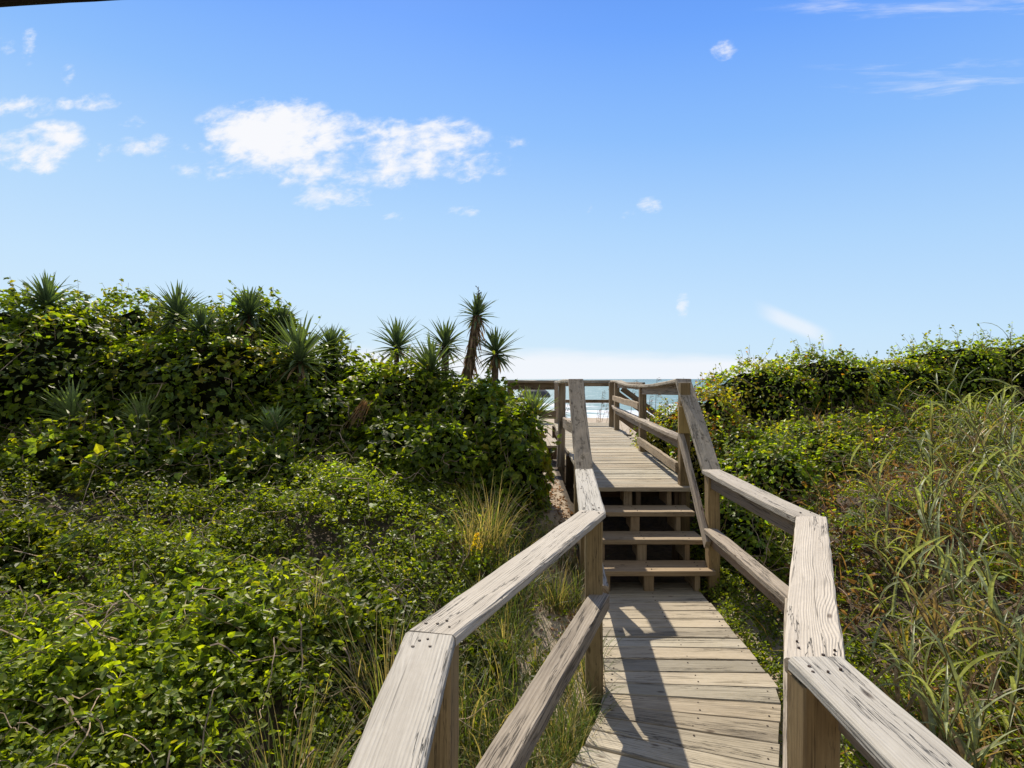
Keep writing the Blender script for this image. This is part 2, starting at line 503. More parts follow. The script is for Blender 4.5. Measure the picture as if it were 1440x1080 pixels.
# mid rail, nailed on the inner faces
one_board('mid_rail', M_rail, None, (-.13, 1.50, .435), (.465, 3.055, .445), .10, .075, warp=.004, cut1=-.35)
one_board('mid_rail', M_rail, None, (-.14, .15, .43), (-.14, 1.49, .43), .09, .075, warp=.004)
one_board('mid_rail', M_rail, None, (.505, 3.15, .44), (.60, 4.56, .44), .038, .09, warp=.004)
one_board('mid_rail', M_rail, None, (.615, 4.62, .42), (.635, 5.38, 1.08), .038, .10, warp=.004)
attach(left, b4)

J1 = (.755, 1.45); J2 = (1.515, 2.96); J3 = (1.54, 4.50); J4 = (1.575, 5.38)
right = empty('railing', (1.2, 2.4, 0))
tag(right, 'near right railing with wide grey cap boards beside reeds, rising along the steps', 'railing')
b4 = names()
rail_caps(None, [(.755, .15, CZ + .012), (*J1, CZ + .012)], [M_cap])
rail_caps(None, [(.755, 1.2, CZ), (*J1, CZ), (*J2, CZ), (*J3, CZ)], [M_cap, M_cap, M_cap]) if False else None
# R1 and R2 and the sloping cap
dA = np.array([0, 1.0]); P1 = np.array(J1); P2 = np.array(J2); P3 = np.array(J3); P4 = np.array(J4)
d1 = (P2 - P1) / np.linalg.norm(P2 - P1); d2 = (P3 - P2) / np.linalg.norm(P3 - P2); d3 = (P4 - P3) / np.linalg.norm(P4 - P3)
def capb(a, b, za, zb, c0, c1, mat, nn=4, lab=None):
    g = Geo()
    dd = np.array(b) - np.array(a); dd = dd / np.linalg.norm(dd)
    a2 = np.array(a) + dd * .002; b2 = np.array(b) - dd * .002
    board(g, (*a2, za - .019), (*b2, zb - .019), .14, .038, cut0=c0, cut1=c1, warp=.004, cham=.005)
    sd = np.array([dd[1], -dd[0]])
    if abs(za - zb) < .05:
        for e, sg in ((a2, 1), (b2, -1)):
            for _ in range(nn):
                o = dd * sg * random.uniform(.03, .10) + sd * random.uniform(-.05, .05)
                nail(g, e[0] + o[0], e[1] + o[1], za, random.uniform(.003, .005))
    ob = g.build('cap_board', [mat, M_nail])
    if lab: ob['label'] = lab
    return ob
capb(J1, J2, CZ, CZ, mitre(dA, d1, d1), mitre(d1, d2, d1), M_cap, 6)
capb(J2, J3, CZ, CZ, mitre(d1, d2, d2), mitre(d2, d3, d2), M_cap)
capb(J3, J4, CZ, 1.605, mitre(d2, d3, d3), 0, M_capold, lab='sloping cap board mottled with dark mildew')
post(None, .735, 1.42, -.35, CZ - .03, R(0))
post(None, 1.50, 2.99, -.35, CZ - .04, R(12))
post(None, 1.535, 4.47, -.3, CZ - .04, 0)
post(None, .755, .3, -.35, CZ - .03, 0)
one_board('apron_board', M_rail, None, (.79, .15, CZ - .085), (.79, 1.44, CZ - .085), .038, .089, tint=(.8, .75, .7))
one_board('apron_board', M_rail, None, (1.505, 3.05, CZ - .088), (1.525, 4.42, CZ - .088), .038, .089, tint=(.75, .68, .62))
one_board('apron_board', M_rail, None, (.815, 1.60, CZ - .088), (1.46, 2.90, CZ - .088), .038, .089, tint=(.8, .7, .62))
one_board('mid_rail', M_rail, None, (1.455, 3.02, .45), (1.50, 4.41, .45), .10, .038, warp=.004)
one_board('mid_rail', M_rail, None, (1.472, 3.02, .385), (1.515, 4.41, .385), .038, .089, warp=.003, tint=(.8, .72, .65))
one_board('mid_rail', M_rail, None, (.80, 1.60, .43), (1.44, 2.96, .45), .10, .06, warp=.004)
one_board('mid_rail', M_rail, None, (1.465, 4.36, .36), (1.505, 5.22, 1.115), .038, .089, warp=.003)
attach(right, b4)

# upper right railing
upr = empty('railing', (1.8, 8, UZ))
tag(upr, 'upper right railing with sagging cap and three rows of rails before the orange leaved shrubs', 'railing')
b4 = names()
rail_caps(None, [(1.575, 5.36, 1.60), (1.74, 7.70, 1.525), (1.98, 10.86, 1.575), (2.19, 12.62, 1.575)], [M_capold, M_capold, M_capold], nails=False, sags=[.012, .02, 0])
post(None, 1.545, 5.235, .0, 1.565, 0, tint=(.72, .72, .72))
post(None, 1.715, 7.66, .1, 1.485, 0, mat=M_rail, tint=(.8, .75, .65))
post(None, 1.945, 10.82, -.3, 1.535, 0, mat=M_rail, tint=(.8, .75, .65))
post(None, 1.975, 11.6, -.3, 1.535, 0, mat=M_rail, tint=(.75, .7, .6))
post(None, 2.15, 12.5, -.5, 1.535, 0, mat=M_rail, tint=(.7, .65, .55))
one_board('post_block', M_new, None, (1.53, 5.17, 1.12), (1.53, 5.17, 1.36), .11, .035, up=(0, 1, 0))
for (xa, ya, xb, yb) in ((1.59, 5.30, 1.70, 7.6), (1.735, 7.72, 1.95, 10.76), (1.975, 10.88, 2.15, 12.44)):
    one_board('apron_board', M_rail, None, (xa + .01, ya, 1.505), (xb + .01, yb, 1.45 if yb < 8 else 1.49), .038, .10, tint=(.8, .75, .7))
    one_board('mid_rail', M_rail, None, (xa - .045, ya, 1.06), (xb - .045, yb, 1.07), .09, .038, warp=.006)
    one_board('mid_rail', M_rail, None, (xa - .02, ya, .995), (xb - .02, yb, 1.005), .038, .09, warp=.004, tint=(.75, .7, .66))
one_board('mid_rail', M_rail, None, (1.50, 5.28, .80), (1.655, 7.62, .80), .038, .089, warp=.006, tint=(1.1, 1.0, .85))
one_board('mid_rail', M_rail, None, (1.68, 7.72, 1.24), (1.88, 10.8, 1.25), .038, .089, warp=.006, tint=(1.1, 1.0, .85))
attach(upr, b4)

# upper left railing
upl = empty('railing', (.62, 6.7, UZ))
tag(upl, 'upper left railing seen end on behind the mildewed sloping cap', 'railing')
b4 = names()
rail_caps(None, [(.595, 5.44, 1.60), (.655, 8.05, 1.575)], [M_capold], nails=False)
post(None, .645, 7.72, -.2, 1.535, R(8), mat=M_rail, lean=(.02, 0))
one_board('mid_rail', M_rail, None, (.64, 5.47, 1.09), (.69, 7.68, 1.04), .038, .12, warp=.02)
one_board('brace', M_rail, None, (.61, 7.62, .45), (.66, 7.80, 1.50), .05, .09, up=(0, 1, 0))
attach(upl, b4)

# lookout side railing running left
spr = empty('railing', (.3, 8.3, UZ))
tag(spr, 'short brown railing running left from the upper walkway, in front of the sea', 'railing')
b4 = names()
rail_caps(None, [(-.06, 8.36, 1.585), (.60, 8.20, 1.585)], [M_rail], nails=False)
one_board('apron_board', M_rail, None, (-.02, 8.36, 1.50), (.60, 8.21, 1.50), .038, .10, tint=(.75, .68, .6))
one_board('mid_rail', M_rail, None, (-.02, 8.37, 1.10), (.62, 8.21, 1.10), .038, .12, tint=(.7, .64, .58))
post(None, -.02, 8.42, -.5, 1.545, 0, mat=M_rail, tint=(.8, .75, .65))
attach(spr, b4)

# far end railing facing the sea
fr = empty('railing', (1.5, 12.5, UZ))
tag(fr, 'far end railing across the upper walkway, against the sea', 'railing')
b4 = names()
rail_caps(None, [(.92, 12.62, 1.575), (2.16, 12.60, 1.575)], [M_rail], nails=False)
one_board('apron_board', M_rail, None, (.98, 12.6, 1.49), (2.1, 12.58, 1.49), .038, .09, tint=(.7, .65, .58))
one_board('mid_rail', M_rail, None, (.98, 12.6, 1.12), (2.1, 12.58, 1.12), .038, .07, tint=(.7, .62, .52))
post(None, .96, 12.6, -.5, 1.535, 0, mat=M_rail)
attach(fr, b4)

# stairs down to the beach
bst = empty('wooden_steps', (2.3, 11.6, .2))
tag(bst, 'steps with sloping dark handrails going down right to the beach from the upper walkway', 'steps')
b4 = names()
for yy in (10.92, 12.30):
    one_board('handrail', M_rail, None, (2.06, yy, 1.42), (4.2, yy + .1, -.14), .04, .10, tint=(.7, .62, .5))
    one_board('handrail', M_rail, None, (2.06, yy, .94), (4.2, yy + .1, -.62), .035, .085, tint=(.6, .52, .42))
    post(None, 3.0, yy + .06, -.9, .78, 0, mat=M_rail, tint=(.7, .65, .55))
    post(None, 4.15, yy + .12, -1.1, .0, 0, mat=M_rail, tint=(.7, .65, .55))
for i in range(6):
    xx = 2.12 + .29 * i; zz = UZ - .17 * (i + 1) + .06
    one_board('tread', M_deck, None, (xx, 10.96, zz), (xx, 12.28, zz), .26, .038)
attach(bst, b4)

# porch roof edge, top left
eave = empty('roof_eave', (-2.2, 2.0, 2.9))
tag(eave, 'dark porch roof edge crossing the top left corner of the sky', 'roof eave')
b4 = names()
ed = np.array([.426, -.041]); ed /= np.linalg.norm(ed)
e0 = np.array([-1.78, 2.03]) - ed * 2.0; e1 = np.array([-1.78, 2.03]) + ed * 2.5
nb = np.array([ed[1], -ed[0]])
one_board('fascia_board', M_frame, None, (*e0, 2.975), (*e1, 2.975), .03, .15, tint=(.35, .4, .6))
one_board('soffit', M_frame, None, (*(e0 + nb * .22), 2.935), (*(e1 + nb * .22), 2.935), .40, .03, tint=(.9, .6, .45))
attach(eave, b4)

# ------------------------------------------------------------------ ground heights
def xe_left(y):   # edge of the planted ground on the left of the walk
    return np.interp(y, [-5, 1.55, 3.1, 4.6, 6, 9], [-.36, -.36, .28, .42, .45, .30])
def xe_right(y):
    return np.interp(y, [-5, 1.45, 2.96, 4.6, 5.3, 8, 12], [.74, .74, 1.43, 1.50, 1.70, 1.90, 2.3])
def corridor(y):
    return np.interp(y, [-5, 3.6, 4.6, 5.6, 7.5, 9.5, 13, 18, 30, 46, 75, 120, 400], [-.16, -.14, -.02, .34, .42, .30, -.35, -.85, -1.05, -1.42, -2.3, -4, -6])
def surf_left(x, y):
    d = np.maximum(xe_left(y) - x, 0)
    yy = np.clip(y, 0, 6.0)
    v = .48 * (1 - np.exp(-d / 1.15)) + .074 * np.maximum(yy - 1.6, 0) * np.clip(d / 1.3, 0, 1) + .02 * np.clip(d, 0, 6)
    return v * (1 - sstep(8.5, 13, y))
def surf_right(x, y):
    d = np.maximum(x - xe_right(y), 0)
    yy = np.clip(y, 0, 8.0)
    v = .40 * (1 - np.exp(-d / .9)) + .145 * np.maximum(yy - 2.6, 0) * np.clip(d / 1.6, 0, 1) + .02 * np.clip(d, 0, 8)
    return v * (1 - sstep(9.5, 14, y))
def bump2(x, y):
    return .05 * np.sin(x * 2.1 + 1.3 * np.sin(y * 1.1)) * np.cos(y * 1.7 + x * .6) + .03 * np.sin(x * 4.7 + y * 3.1) * np.sin(y * 5.3 - x * 2.2)
def ground_z(x, y):
    x = np.asarray(x, float); y = np.asarray(y, float)
    l = surf_left(x, y); r = surf_right(x, y)
    k = np.clip((l + r) * 3, 0, 1)
    base = corridor(y)
    base = np.where(l + r > 0, np.minimum(base, base * (1 - k) + k * np.minimum(base, 0.0)), base)
    return base + l + r - .0 + bump2(x, y) * (.2 + .8 * k)

M_ground, nt = new_mat('sand_ground'); T = NT(nt)
pos = T.n('ShaderNodeNewGeometry').outputs['Position']
f1 = T.noise(pos, 3.0, 5.0, .6); f2 = T.noise(pos, 90.0, 3.0, .6); f3 = T.noise(pos, 14.0, 5.0, .7)
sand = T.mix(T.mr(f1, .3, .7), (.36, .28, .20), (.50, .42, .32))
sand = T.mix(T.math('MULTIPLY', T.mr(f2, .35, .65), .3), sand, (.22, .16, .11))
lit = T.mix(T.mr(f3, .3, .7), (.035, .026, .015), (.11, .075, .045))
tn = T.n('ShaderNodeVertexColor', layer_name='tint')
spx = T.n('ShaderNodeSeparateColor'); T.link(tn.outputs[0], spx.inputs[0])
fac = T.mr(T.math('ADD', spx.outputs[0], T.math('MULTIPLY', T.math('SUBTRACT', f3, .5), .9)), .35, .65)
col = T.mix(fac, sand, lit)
bs = T.n('ShaderNodeBsdfPrincipled'); T.link(col, bs.inputs['Base Color']); bs.inputs['Roughness'].default_value = .95
bp = T.n('ShaderNodeBump'); bp.inputs['Strength'].default_value = .6; bp.inputs['Distance'].default_value = .02
T.link(T.math('ADD', T.math('MULTIPLY', f3, .7), T.math('MULTIPLY', f2, .2)), bp.inputs['Height']); T.link(bp.outputs[0], bs.inputs['Normal'])
T.link(bs.outputs[0], T.n('ShaderNodeOutputMaterial').inputs[0])

xs = np.concatenate([-np.geomspace(3500, 10, 16), np.linspace(-9.6, 9.6, 193), np.geomspace(10, 3500, 16)])
ys = np.concatenate([[-60, -20], np.linspace(-6, 15, 190), np.geomspace(15.4, 150, 36)])
X, Y = np.meshgrid(xs, ys)
Z = ground_z(X, Y)
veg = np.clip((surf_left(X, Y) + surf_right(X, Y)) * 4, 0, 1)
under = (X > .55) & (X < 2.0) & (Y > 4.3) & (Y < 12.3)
veg = np.where(under, 1.0, veg)  # litter darkness extended under steps and deck to paint the shade there
Z = np.where((X > .62) & (X < 1.65) & (Y > 4.5) & (Y < 8), np.minimum(Z, -.05 + .25 * sstep(5.5, 8, Y)), Z)
V = np.stack([X, Y, Z], -1).reshape(-1, 3)
ny, nx = X.shape
ii = np.arange((ny - 1) * nx).reshape(ny - 1, nx)[:, :-1].ravel()
Q = np.stack([ii, ii + 1, ii + nx + 1, ii + nx], -1)
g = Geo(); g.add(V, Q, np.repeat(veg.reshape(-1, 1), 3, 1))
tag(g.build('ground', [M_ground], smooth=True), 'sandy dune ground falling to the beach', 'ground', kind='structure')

# sea
M_sea, nt = new_mat('sea_water'); T = NT(nt)
pos = T.n('ShaderNodeNewGeometry').outputs['Position']
sp = T.n('ShaderNodeSeparateXYZ'); T.link(pos, sp.inputs[0])
wv = T.xyz(T.math('MULTIPLY', sp.outputs[0], .25), sp.outputs[1])
n1 = T.noise(wv, .5, 4.0, .6); n2 = T.noise(T.xyz(T.math('MULTIPLY', sp.outputs[0], .12), T.math('MULTIPLY', sp.outputs[1], .16), 4.0), 1.0, 5.0, .65)
dist = T.mr(sp.outputs[1], 45, 600, 0, 1, False)
deep = T.mix(T.mr(sp.outputs[1], 60, 900, 0, 1), (.11, .22, .235), (.05, .145, .19))
deep = T.mix(T.math('MULTIPLY', T.mr(n1, .35, .7), .5), deep, (.12, .27, .28))
surf = T.mr(sp.outputs[1], 44, 95, 1.0, 0.0, False)
foam = T.mr(T.math('ADD', n2, T.math('MULTIPLY', surf, .27)), .64, .76, 0, 1)
spark = T.mr(T.noise(T.xyz(T.math('MULTIPLY', sp.outputs[0], .5), T.math('MULTIPLY', sp.outputs[1], .3), 1.0), 1.0, 3.0, .6), .60, .68, 0, .7)
col = T.mix(foam, T.mix(spark, deep, (.6, .66, .68)), (.70, .72, .76))
bs = T.n('ShaderNodeBsdfPrincipled'); T.link(col, bs.inputs['Base Color']); bs.inputs['Roughness'].default_value = .45
bs.inputs['Specular IOR Level'].default_value = .25
bp = T.n('ShaderNodeBump'); bp.inputs['Strength'].default_value = .8; bp.inputs['Distance'].default_value = .3
T.link(n1, bp.inputs['Height']); T.link(bp.outputs[0], bs.inputs['Normal'])
T.link(bs.outputs[0], T.n('ShaderNodeOutputMaterial').inputs[0])
g = Geo()
g.add([(-30000, 40, -1.4), (30000, 40, -1.4), (30000, 40000, -1.4), (-30000, 40000, -1.4)], [(0, 1, 2, 3)])
tag(g.build('sea', [M_sea]), 'teal sea with white surf reaching the horizon', 'sea', kind='structure')

# ------------------------------------------------------------------ foliage generators
OVAL = np.array([(0, 0), (.28, .46), (.68, .42), (1, 0), (.68, -.42), (.28, -.46)])
HEART = np.array([(.06, 0), (-.02, .42), (.45, .55), (1, 0), (.45, -.55), (-.02, -.42)])
def add_leaves(g, P, N, D, size, color, shape=OVAL, wid=.6, fold=.25, mat=0, curl=.15):
    n = len(P)
    if n == 0: return
    N = norm(N); D = D - N * np.sum(D * N, -1, keepdims=True); D = norm(D)
    S = np.cross(D, N)
    size = np.broadcast_to(np.asarray(size, float), (n,))
    V = np.empty((n, 6, 3))
    for k, (a, b) in enumerate(shape):
        lift = fold * abs(b) * wid * 2 - curl * a * a
        V[:, k] = P + D * (a * size)[:, None] + S * (b * wid * 2 * size)[:, None] * .8 + N * (lift * size)[:, None]
    base = (np.arange(n) * 6)[:, None]
    Q = np.concatenate([base + np.array([[0, 1, 2, 3]]), base + np.array([[0, 3, 4, 5]])], 0)
    g.add(V.reshape(-1, 3), Q, np.repeat(color, 6, 0), None, mat)

def rand_unit(n):
    return norm(rng.normal(size=(n, 3)))

GREENS = np.array([(.074, .098, .009), (.110, .140, .011), (.152, .188, .014), (.210, .235, .018), (.050, .070, .012), (.098, .124, .026)])
def green_colors(n, yellow=.03, orange=.0, bright=1.0, pale=.05):
    c = GREENS[rng.integers(0, len(GREENS), n)] * rng.uniform(.75, 1.3, (n, 1)) * bright
    r = rng.random(n)
    m = r < yellow; c[m] = np.array([.30, .27, .03]) * rng.uniform(.6, 1.2, (m.sum(), 1))
    m = (r >= yellow) & (r < yellow + orange); c[m] = np.array([.36, .14, .03]) * rng.uniform(.5, 1.2, (m.sum(), 1))
    m = (r > 1 - pale); c[m] = np.array([.16, .24, .05]) * rng.uniform(.8, 1.2, (m.sum(), 1))
    return c

def tube(g, pts, r0, r1, color=(1, 1, 1), mat=0, k=4):
    P = np.asarray(pts, float); n = len(P)
    t = np.gradient(P, axis=0); t = norm(t)
    ref = np.array([.31, .22, .93])
    a = norm(np.cross(t, ref)); b = np.cross(t, a)
    V = []
    for i in range(n):
        r = r0 + (r1 - r0) * i / (n - 1)
        for j in range(k):
            an = j * math.tau / k
            V.append(P[i] + a[i] * r * math.cos(an) + b[i] * r * math.sin(an))
    Q = [(i * k + j, i * k + (j + 1) % k, (i + 1) * k + (j + 1) % k, (i + 1) * k + j) for i in range(n - 1) for j in range(k)]
    g.add(V, Q, color, None, mat)

def blade(g, base, az, length, width, el0, droop, color, tipcolor=None, mat=0, seg=6, twist=0.0, fold=.3, wprof=None):
    """arched strap leaf: starts at elevation el0 (rad) and bends down by droop over its length; V-folded"""
    p = np.array(base, float); V, C = [], []
    h = np.array([math.cos(az), math.sin(az), 0]); up = np.array([0, 0, 1.0])
    for i in range(seg + 1):
        t = i / seg
        el = el0 - droop * t ** 1.4
        d = h * math.cos(el) + up * math.sin(el)
        n = -h * math.sin(el) + up * math.cos(el)
        s = np.cross(d, n)
        tw = twist * t
        s2 = s * math.cos(tw) + n * math.sin(tw); n2 = n * math.cos(tw) - s * math.sin(tw)
        w = width * (wprof(t) if wprof else min(1.0, .5 + 2.2 * t) * (1 - t ** 2.2) + .02)
        V += [p + s2 * w * .5 + n2 * w * fold, p, p - s2 * w * .5 + n2 * w * fold]
        cc = np.array(color) if tipcolor is None else np.array(color) * (1 - t) + np.array(tipcolor) * t
        C += [cc] * 3
        p = p + d * length / seg
    Q = []
    for i in range(seg):
        x = i * 3
        Q += [(x, x + 1, x + 4, x + 3), (x + 1, x + 2, x + 5, x + 4)]
    g.add(V, Q, np.array(C), None, mat)

# ------------------------------------------------------------------ ground cover (uncountable): left slope and right bank
def ground_cover(side, nclump, xr, yr, name, label, yellow, small=1.0):
    g = Geo()
    pts = []
    tries = 0
    surf = surf_left if side < 0 else surf_right
    xe = xe_left if side < 0 else xe_right
    M = nclump * 4
    # density ~ 1/y^1.6
    u = rng.random(M); a = -.45
    y = (yr[0] ** (a + 1) + u * (yr[1] ** (a + 1) - yr[0] ** (a + 1))) ** (1 / (a + 1))
    x = rng.uniform(-1, 1, M)
    # follow the view fan only loosely: spread wider than any nearby viewpoint needs
    lim = 1.6 + 1.05 * y
    x = (rng.random(M)) * lim
    x = xe(y) + side * x
    keep = (x > xr[0]) & (x < xr[1])
    d = np.abs(x - xe(y))
    dens = np.clip(.12 + d * (.75 if side < 0 else 1.6) - (.22 if side < 0 else -.45) * np.exp(-d / .5), .03, 1)
    cl = np.array([nz(px * 1.3, py * 1.3, 2.0) for px, py in zip(x, y)])
    cl2 = np.array([nz(px * 3.7, py * 3.7, 8.0) for px, py in zip(x, y)])
    dens = np.where((side > 0) & (d < .5) & (y < 5.2), .9, dens)
    dens = dens * np.clip(.85 + 1.0 * cl + .8 * cl2, .2, 1)
    keep &= rng.random(M) < dens
    x, y, cl, cl2 = x[keep][:nclump], y[keep][:nclump], cl[keep][:nclump], cl2[keep][:nclump]
    if side > 0:
        m_ = 900; ye = rng.uniform(1.9, 5.0, m_); xx_ = xe(ye) - .01 + rng.random(m_) ** 1.3 * .55
        x = np.concatenate([x, xx_]); y = np.concatenate([y, ye]); cl = np.concatenate([cl, rng.uniform(-.2, .4, m_)]); cl2 = np.concatenate([cl2, rng.uniform(-.2, .5, m_)])
    n = len(x)
    d = np.abs(x - xe(y)); soft = np.clip(d / .8, .15, 1)
    lump = np.array([nz(px * 1.15, py * 1.5, 41) * .16 + abs(nz(px * 2.6, py * 2.9, 47)) * .16 for px, py in zip(x, y)])
    z = ground_z(x, y) + .03 + (.09 * rng.random(n) ** 1.5 + .06 * np.maximum(cl2, 0) + lump) * soft
    z += (rng.random(n) < .06) * rng.uniform(.04, .14, n) * soft
    P = np.stack([x, y, z], -1)
    # clump = sprig with leaves along a short random stem
    k = 7
    for j in range(k):
        ax = norm(rng.normal(size=(n, 3)) * (.9, .9, .35) + (0, -.05, .15)) if j == 0 else ax
        off = ax * (j / k * .11 * small)[None] if np.ndim(j / k * .11 * small) else ax * (j / k * .10 * small)
        ang = j * 2.4 + rng.uniform(0, 1, n)
        side_v = norm(np.cross(ax, np.array([0, 0, 1.0])) + 1e-4)
        D = side_v * np.cos(ang)[:, None] + np.array([0, 0, .35]) * np.sin(ang)[:, None] + ax * .5 + rng.normal(size=(n, 3)) * .25
        N = np.array([0, -.12, 1.0]) + rng.normal(size=(n, 3)) * .62
        big = (nzv(P, .9, 17) > .12)
        siz = np.where(big, .044, .030) * rng.uniform(.7, 1.35, n) * small
        ycl = nzv(P, .55, 5)
        yl = np.clip(yellow + .10 * np.maximum(ycl - .15, 0), 0, 1)
        c = green_colors(n, 0, 0, 1.25)
        hue = np.clip(.9 + .8 * nzv(P, .7, 29), .45, 1.5)
        c = c * hue[:, None]
        m = rng.random(n) < yl; c[m] = np.array([.24, .22, .03]) * rng.uniform(.5, 1.2, (m.sum(), 1))
        add_leaves(g, P + off + rng.normal(size=(n, 3)) * .008, N, D, siz, c, OVAL, .36, .22, 0)
    # scattered larger pale round leaves
    m = rng.choice(n, n // 110, replace=False)
    add_leaves(g, P[m] + (0, 0, .03), np.array([0, -.3, 1.0]) + rng.normal(size=(len(m), 3)) * .35, rng.normal(size=(len(m), 3)), rng.uniform(.045, .075, len(m)),
               np.array([.13, .19, .03]) * rng.uniform(.8, 1.4, (len(m), 1)), HEART, .5, .12)
    # bare runners
    for _ in range(480 if side < 0 else 260):
        i = rng.integers(0, n); p = np.array(P[i]); a = rng.uniform(0, math.tau); pts = []
        L = rng.integers(10, 24)
        for q in range(L):
            a += rng.normal() * .22
            p = p + np.array([math.cos(a), math.sin(a), 0]) * .03
            zz = float(ground_z(p[0], p[1])) + .17 + .05 * math.sin(q * .42 + i) + .16 * nz(p[0] * 1.15, p[1] * 1.5, 41) + .16 * abs(nz(p[0] * 2.6, p[1] * 2.9, 47)) + .012 * math.sin(q * 1.1)
            if abs(p[0] - float(xe(p[1]))) < .1 or (p[0] - float(xe(p[1]))) * side < 0: break
            pts.append((p[0], p[1], zz))
        if len(pts) > 3: tube(g, pts, rng.uniform(.0022, .0045), .0012, np.array([1, 1, 1]) * rng.uniform(.8, 1.9), 1, 3)
    o = g.build(name, [M_leaf, M_twig])
    tag(o, label, 'ground cover', kind='stuff')
ground_cover(-1, 36000, (-9, 1), (1.1, 7.2), 'ground_cover', 'low dark green leafy creepers covering the slope left of the boardwalk', .02)
ground_cover(1, 20000, (.8, 9.5), (1.0, 8.5), 'ground_cover', 'low small leaved creepers covering the bank right of the boardwalk', .05, .85)

# ------------------------------------------------------------------ shrubs
def P3(px, py, Zd):   # photo direction to a place at distance Zd
    return ((px - 720) / 820 * Zd, Zd, 1.6 + (533 - py) / 820 * Zd)
def shrub(px, ytop, hw, Zd, label, nleaf0, yellow=.03, orange=0.0, shape=HEART, size=.07, ry=None, sprigs=30, zb=None, bright=1.0, twigs=16, group=None, name='shrub'):
    nleaf = int(nleaf0 * 1.7)
    cx, cy, zt = P3(px, ytop, Zd)
    zg = float(ground_z(cx, cy)) if zb is None else zb
    zg = min(zg, zt - .35)
    zg -= .25
    h = zt - zg
    rx = hw / 820 * Zd; ry = ry or max(.6, rx * .8)
    cz = zg + h * .42; rzv = h * .58
    sd = random.uniform(0, 99)
    root = empty(name, (cx, cy, zg))
    tag(root, label, 'shrub', group)
    c0 = np.array([cx, cy, cz]); RR = np.array([rx, ry, rzv])
    def fac(dirs):
        return 1 + .20 * nzv(dirs, 1.7, sd) + .16 * nzv(dirs, 3.6, sd + 7) + .08 * nzv(dirs, 8, sd + 3)
    g = Geo()
    # near-black core whose colour paints the shade between leaves
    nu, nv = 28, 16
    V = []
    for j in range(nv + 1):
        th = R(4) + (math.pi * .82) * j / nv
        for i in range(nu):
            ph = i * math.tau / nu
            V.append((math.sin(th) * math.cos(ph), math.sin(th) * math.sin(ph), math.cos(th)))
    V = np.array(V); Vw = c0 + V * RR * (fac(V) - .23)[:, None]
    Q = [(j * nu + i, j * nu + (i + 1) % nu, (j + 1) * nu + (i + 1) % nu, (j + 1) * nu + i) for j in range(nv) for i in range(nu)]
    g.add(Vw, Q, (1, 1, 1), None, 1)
    d = rand_unit(int(nleaf * 1.7)); d = d[(d[:, 2] > -.85) & (d[:, 1] < .75)][:nleaf]
    # favour nothing behind; clumped density
    dn = nzv(d, 5.0, sd + 11)
    d = d[(rng.random(len(d)) < np.clip(.78 + 1.1 * dn, .34, 1))]
    n = len(d)
    f = fac(d) - rng.exponential(.055, n) + .02
    P = c0 + d * RR * f[:, None]
    nrm = norm(d / RR)
    N = nrm * .6 + np.array([0, .1, .75]) + rng.normal(size=(n, 3)) * .55
    D = np.array([0, 0, -.8]) + rng.normal(size=(n, 3)) * .6 + nrm * .5
    cn = nzv(P, 1.6, sd)
    c = green_colors(n, yellow * .8, orange, bright * 1.08) * np.array([.92, 1.0, 1.15]) * np.clip(1 + .6 * cn, .55, 1.5)[:, None]
    m = (cn > .22) & (rng.random(n) < yellow * 5); c[m] = np.array([.27, .24, .03]) * rng.uniform(.6, 1.2, (m.sum(), 1))
    add_leaves(g, P, N, D, size * rng.uniform(.6, 1.25, n), c, shape, .45, .18, 0)
    # sprigs that break the outline
    for _ in range(sprigs):
        dd = norm(np.array([rng.normal(), rng.normal() * .7, abs(rng.normal()) * .9 + .55]))
        p = c0 + dd * RR * float(fac(dd[None])[0]) * .97
        k = rng.integers(6, 12); L = rng.uniform(.10, .32)
        ax = norm(np.array([rng.normal() * .5, rng.normal() * .5, 1.2]) + dd * .4)
        pts = [p + ax * L * t + np.array([.03, 0, 0]) * math.sin(3 * t) for t in np.linspace(-.3, 1, 6)]
        tube(g, pts, .003, .0015, (1, 1, 1), 2, 3)
        tt = rng.uniform(0, 1, k)
        PP = np.array([p + ax * L * t for t in tt])
        DD = rand_unit(k) + ax * .5
        add_leaves(g, PP, rand_unit(k) * .6 + (0, -.1, .7), DD, size * rng.uniform(.55, 1.0, k), green_colors(k, yellow * 1.5, orange, bright * 1.1), shape, .42, .2, 0)
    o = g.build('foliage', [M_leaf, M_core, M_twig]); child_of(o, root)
    g = Geo()
    for _ in range(twigs):
        dd = norm(np.array([rng.normal(), -abs(rng.normal()) * 1.1, rng.normal() * .45 - .05]))
        pts = []
        mv = rand_unit(1)[0] * .12
        for q in range(rng.integers(6, 12)):
            dd = norm(dd + mv + rng.normal(size=3) * .06 + np.array([0, 0, -.03]))
            if dd[2] < -.55: break
            pts.append(c0 + dd * RR * (float(fac(dd[None])[0]) + .01 + .02 * math.sin(q)))
        if len(pts) > 3: tube(g, pts, rng.uniform(.003, .006), .0015, np.array([1, 1, 1]) * rng.uniform(.6, 1.5), 0, 4)
    # woody stems at the base
    for _ in range(5):
        a = rng.uniform(0, math.tau); r = rng.uniform(.1, .5)
        p0 = np.array([cx + rx * r * math.cos(a), cy + ry * r * math.sin(a), zg - .15])
        p1 = c0 + (np.array([math.cos(a), math.sin(a), .4]) * RR) * .75
        pts = [p0 + (p1 - p0) * t + np.array([0, 0, .08 * math.sin(3 * t)]) for t in np.linspace(0, 1, 7)]
        tube(g, pts, .016, .006, (.8, .8, .8), 0, 5)
    child_of(g.build('stems', [M_twig]), root)
    return root

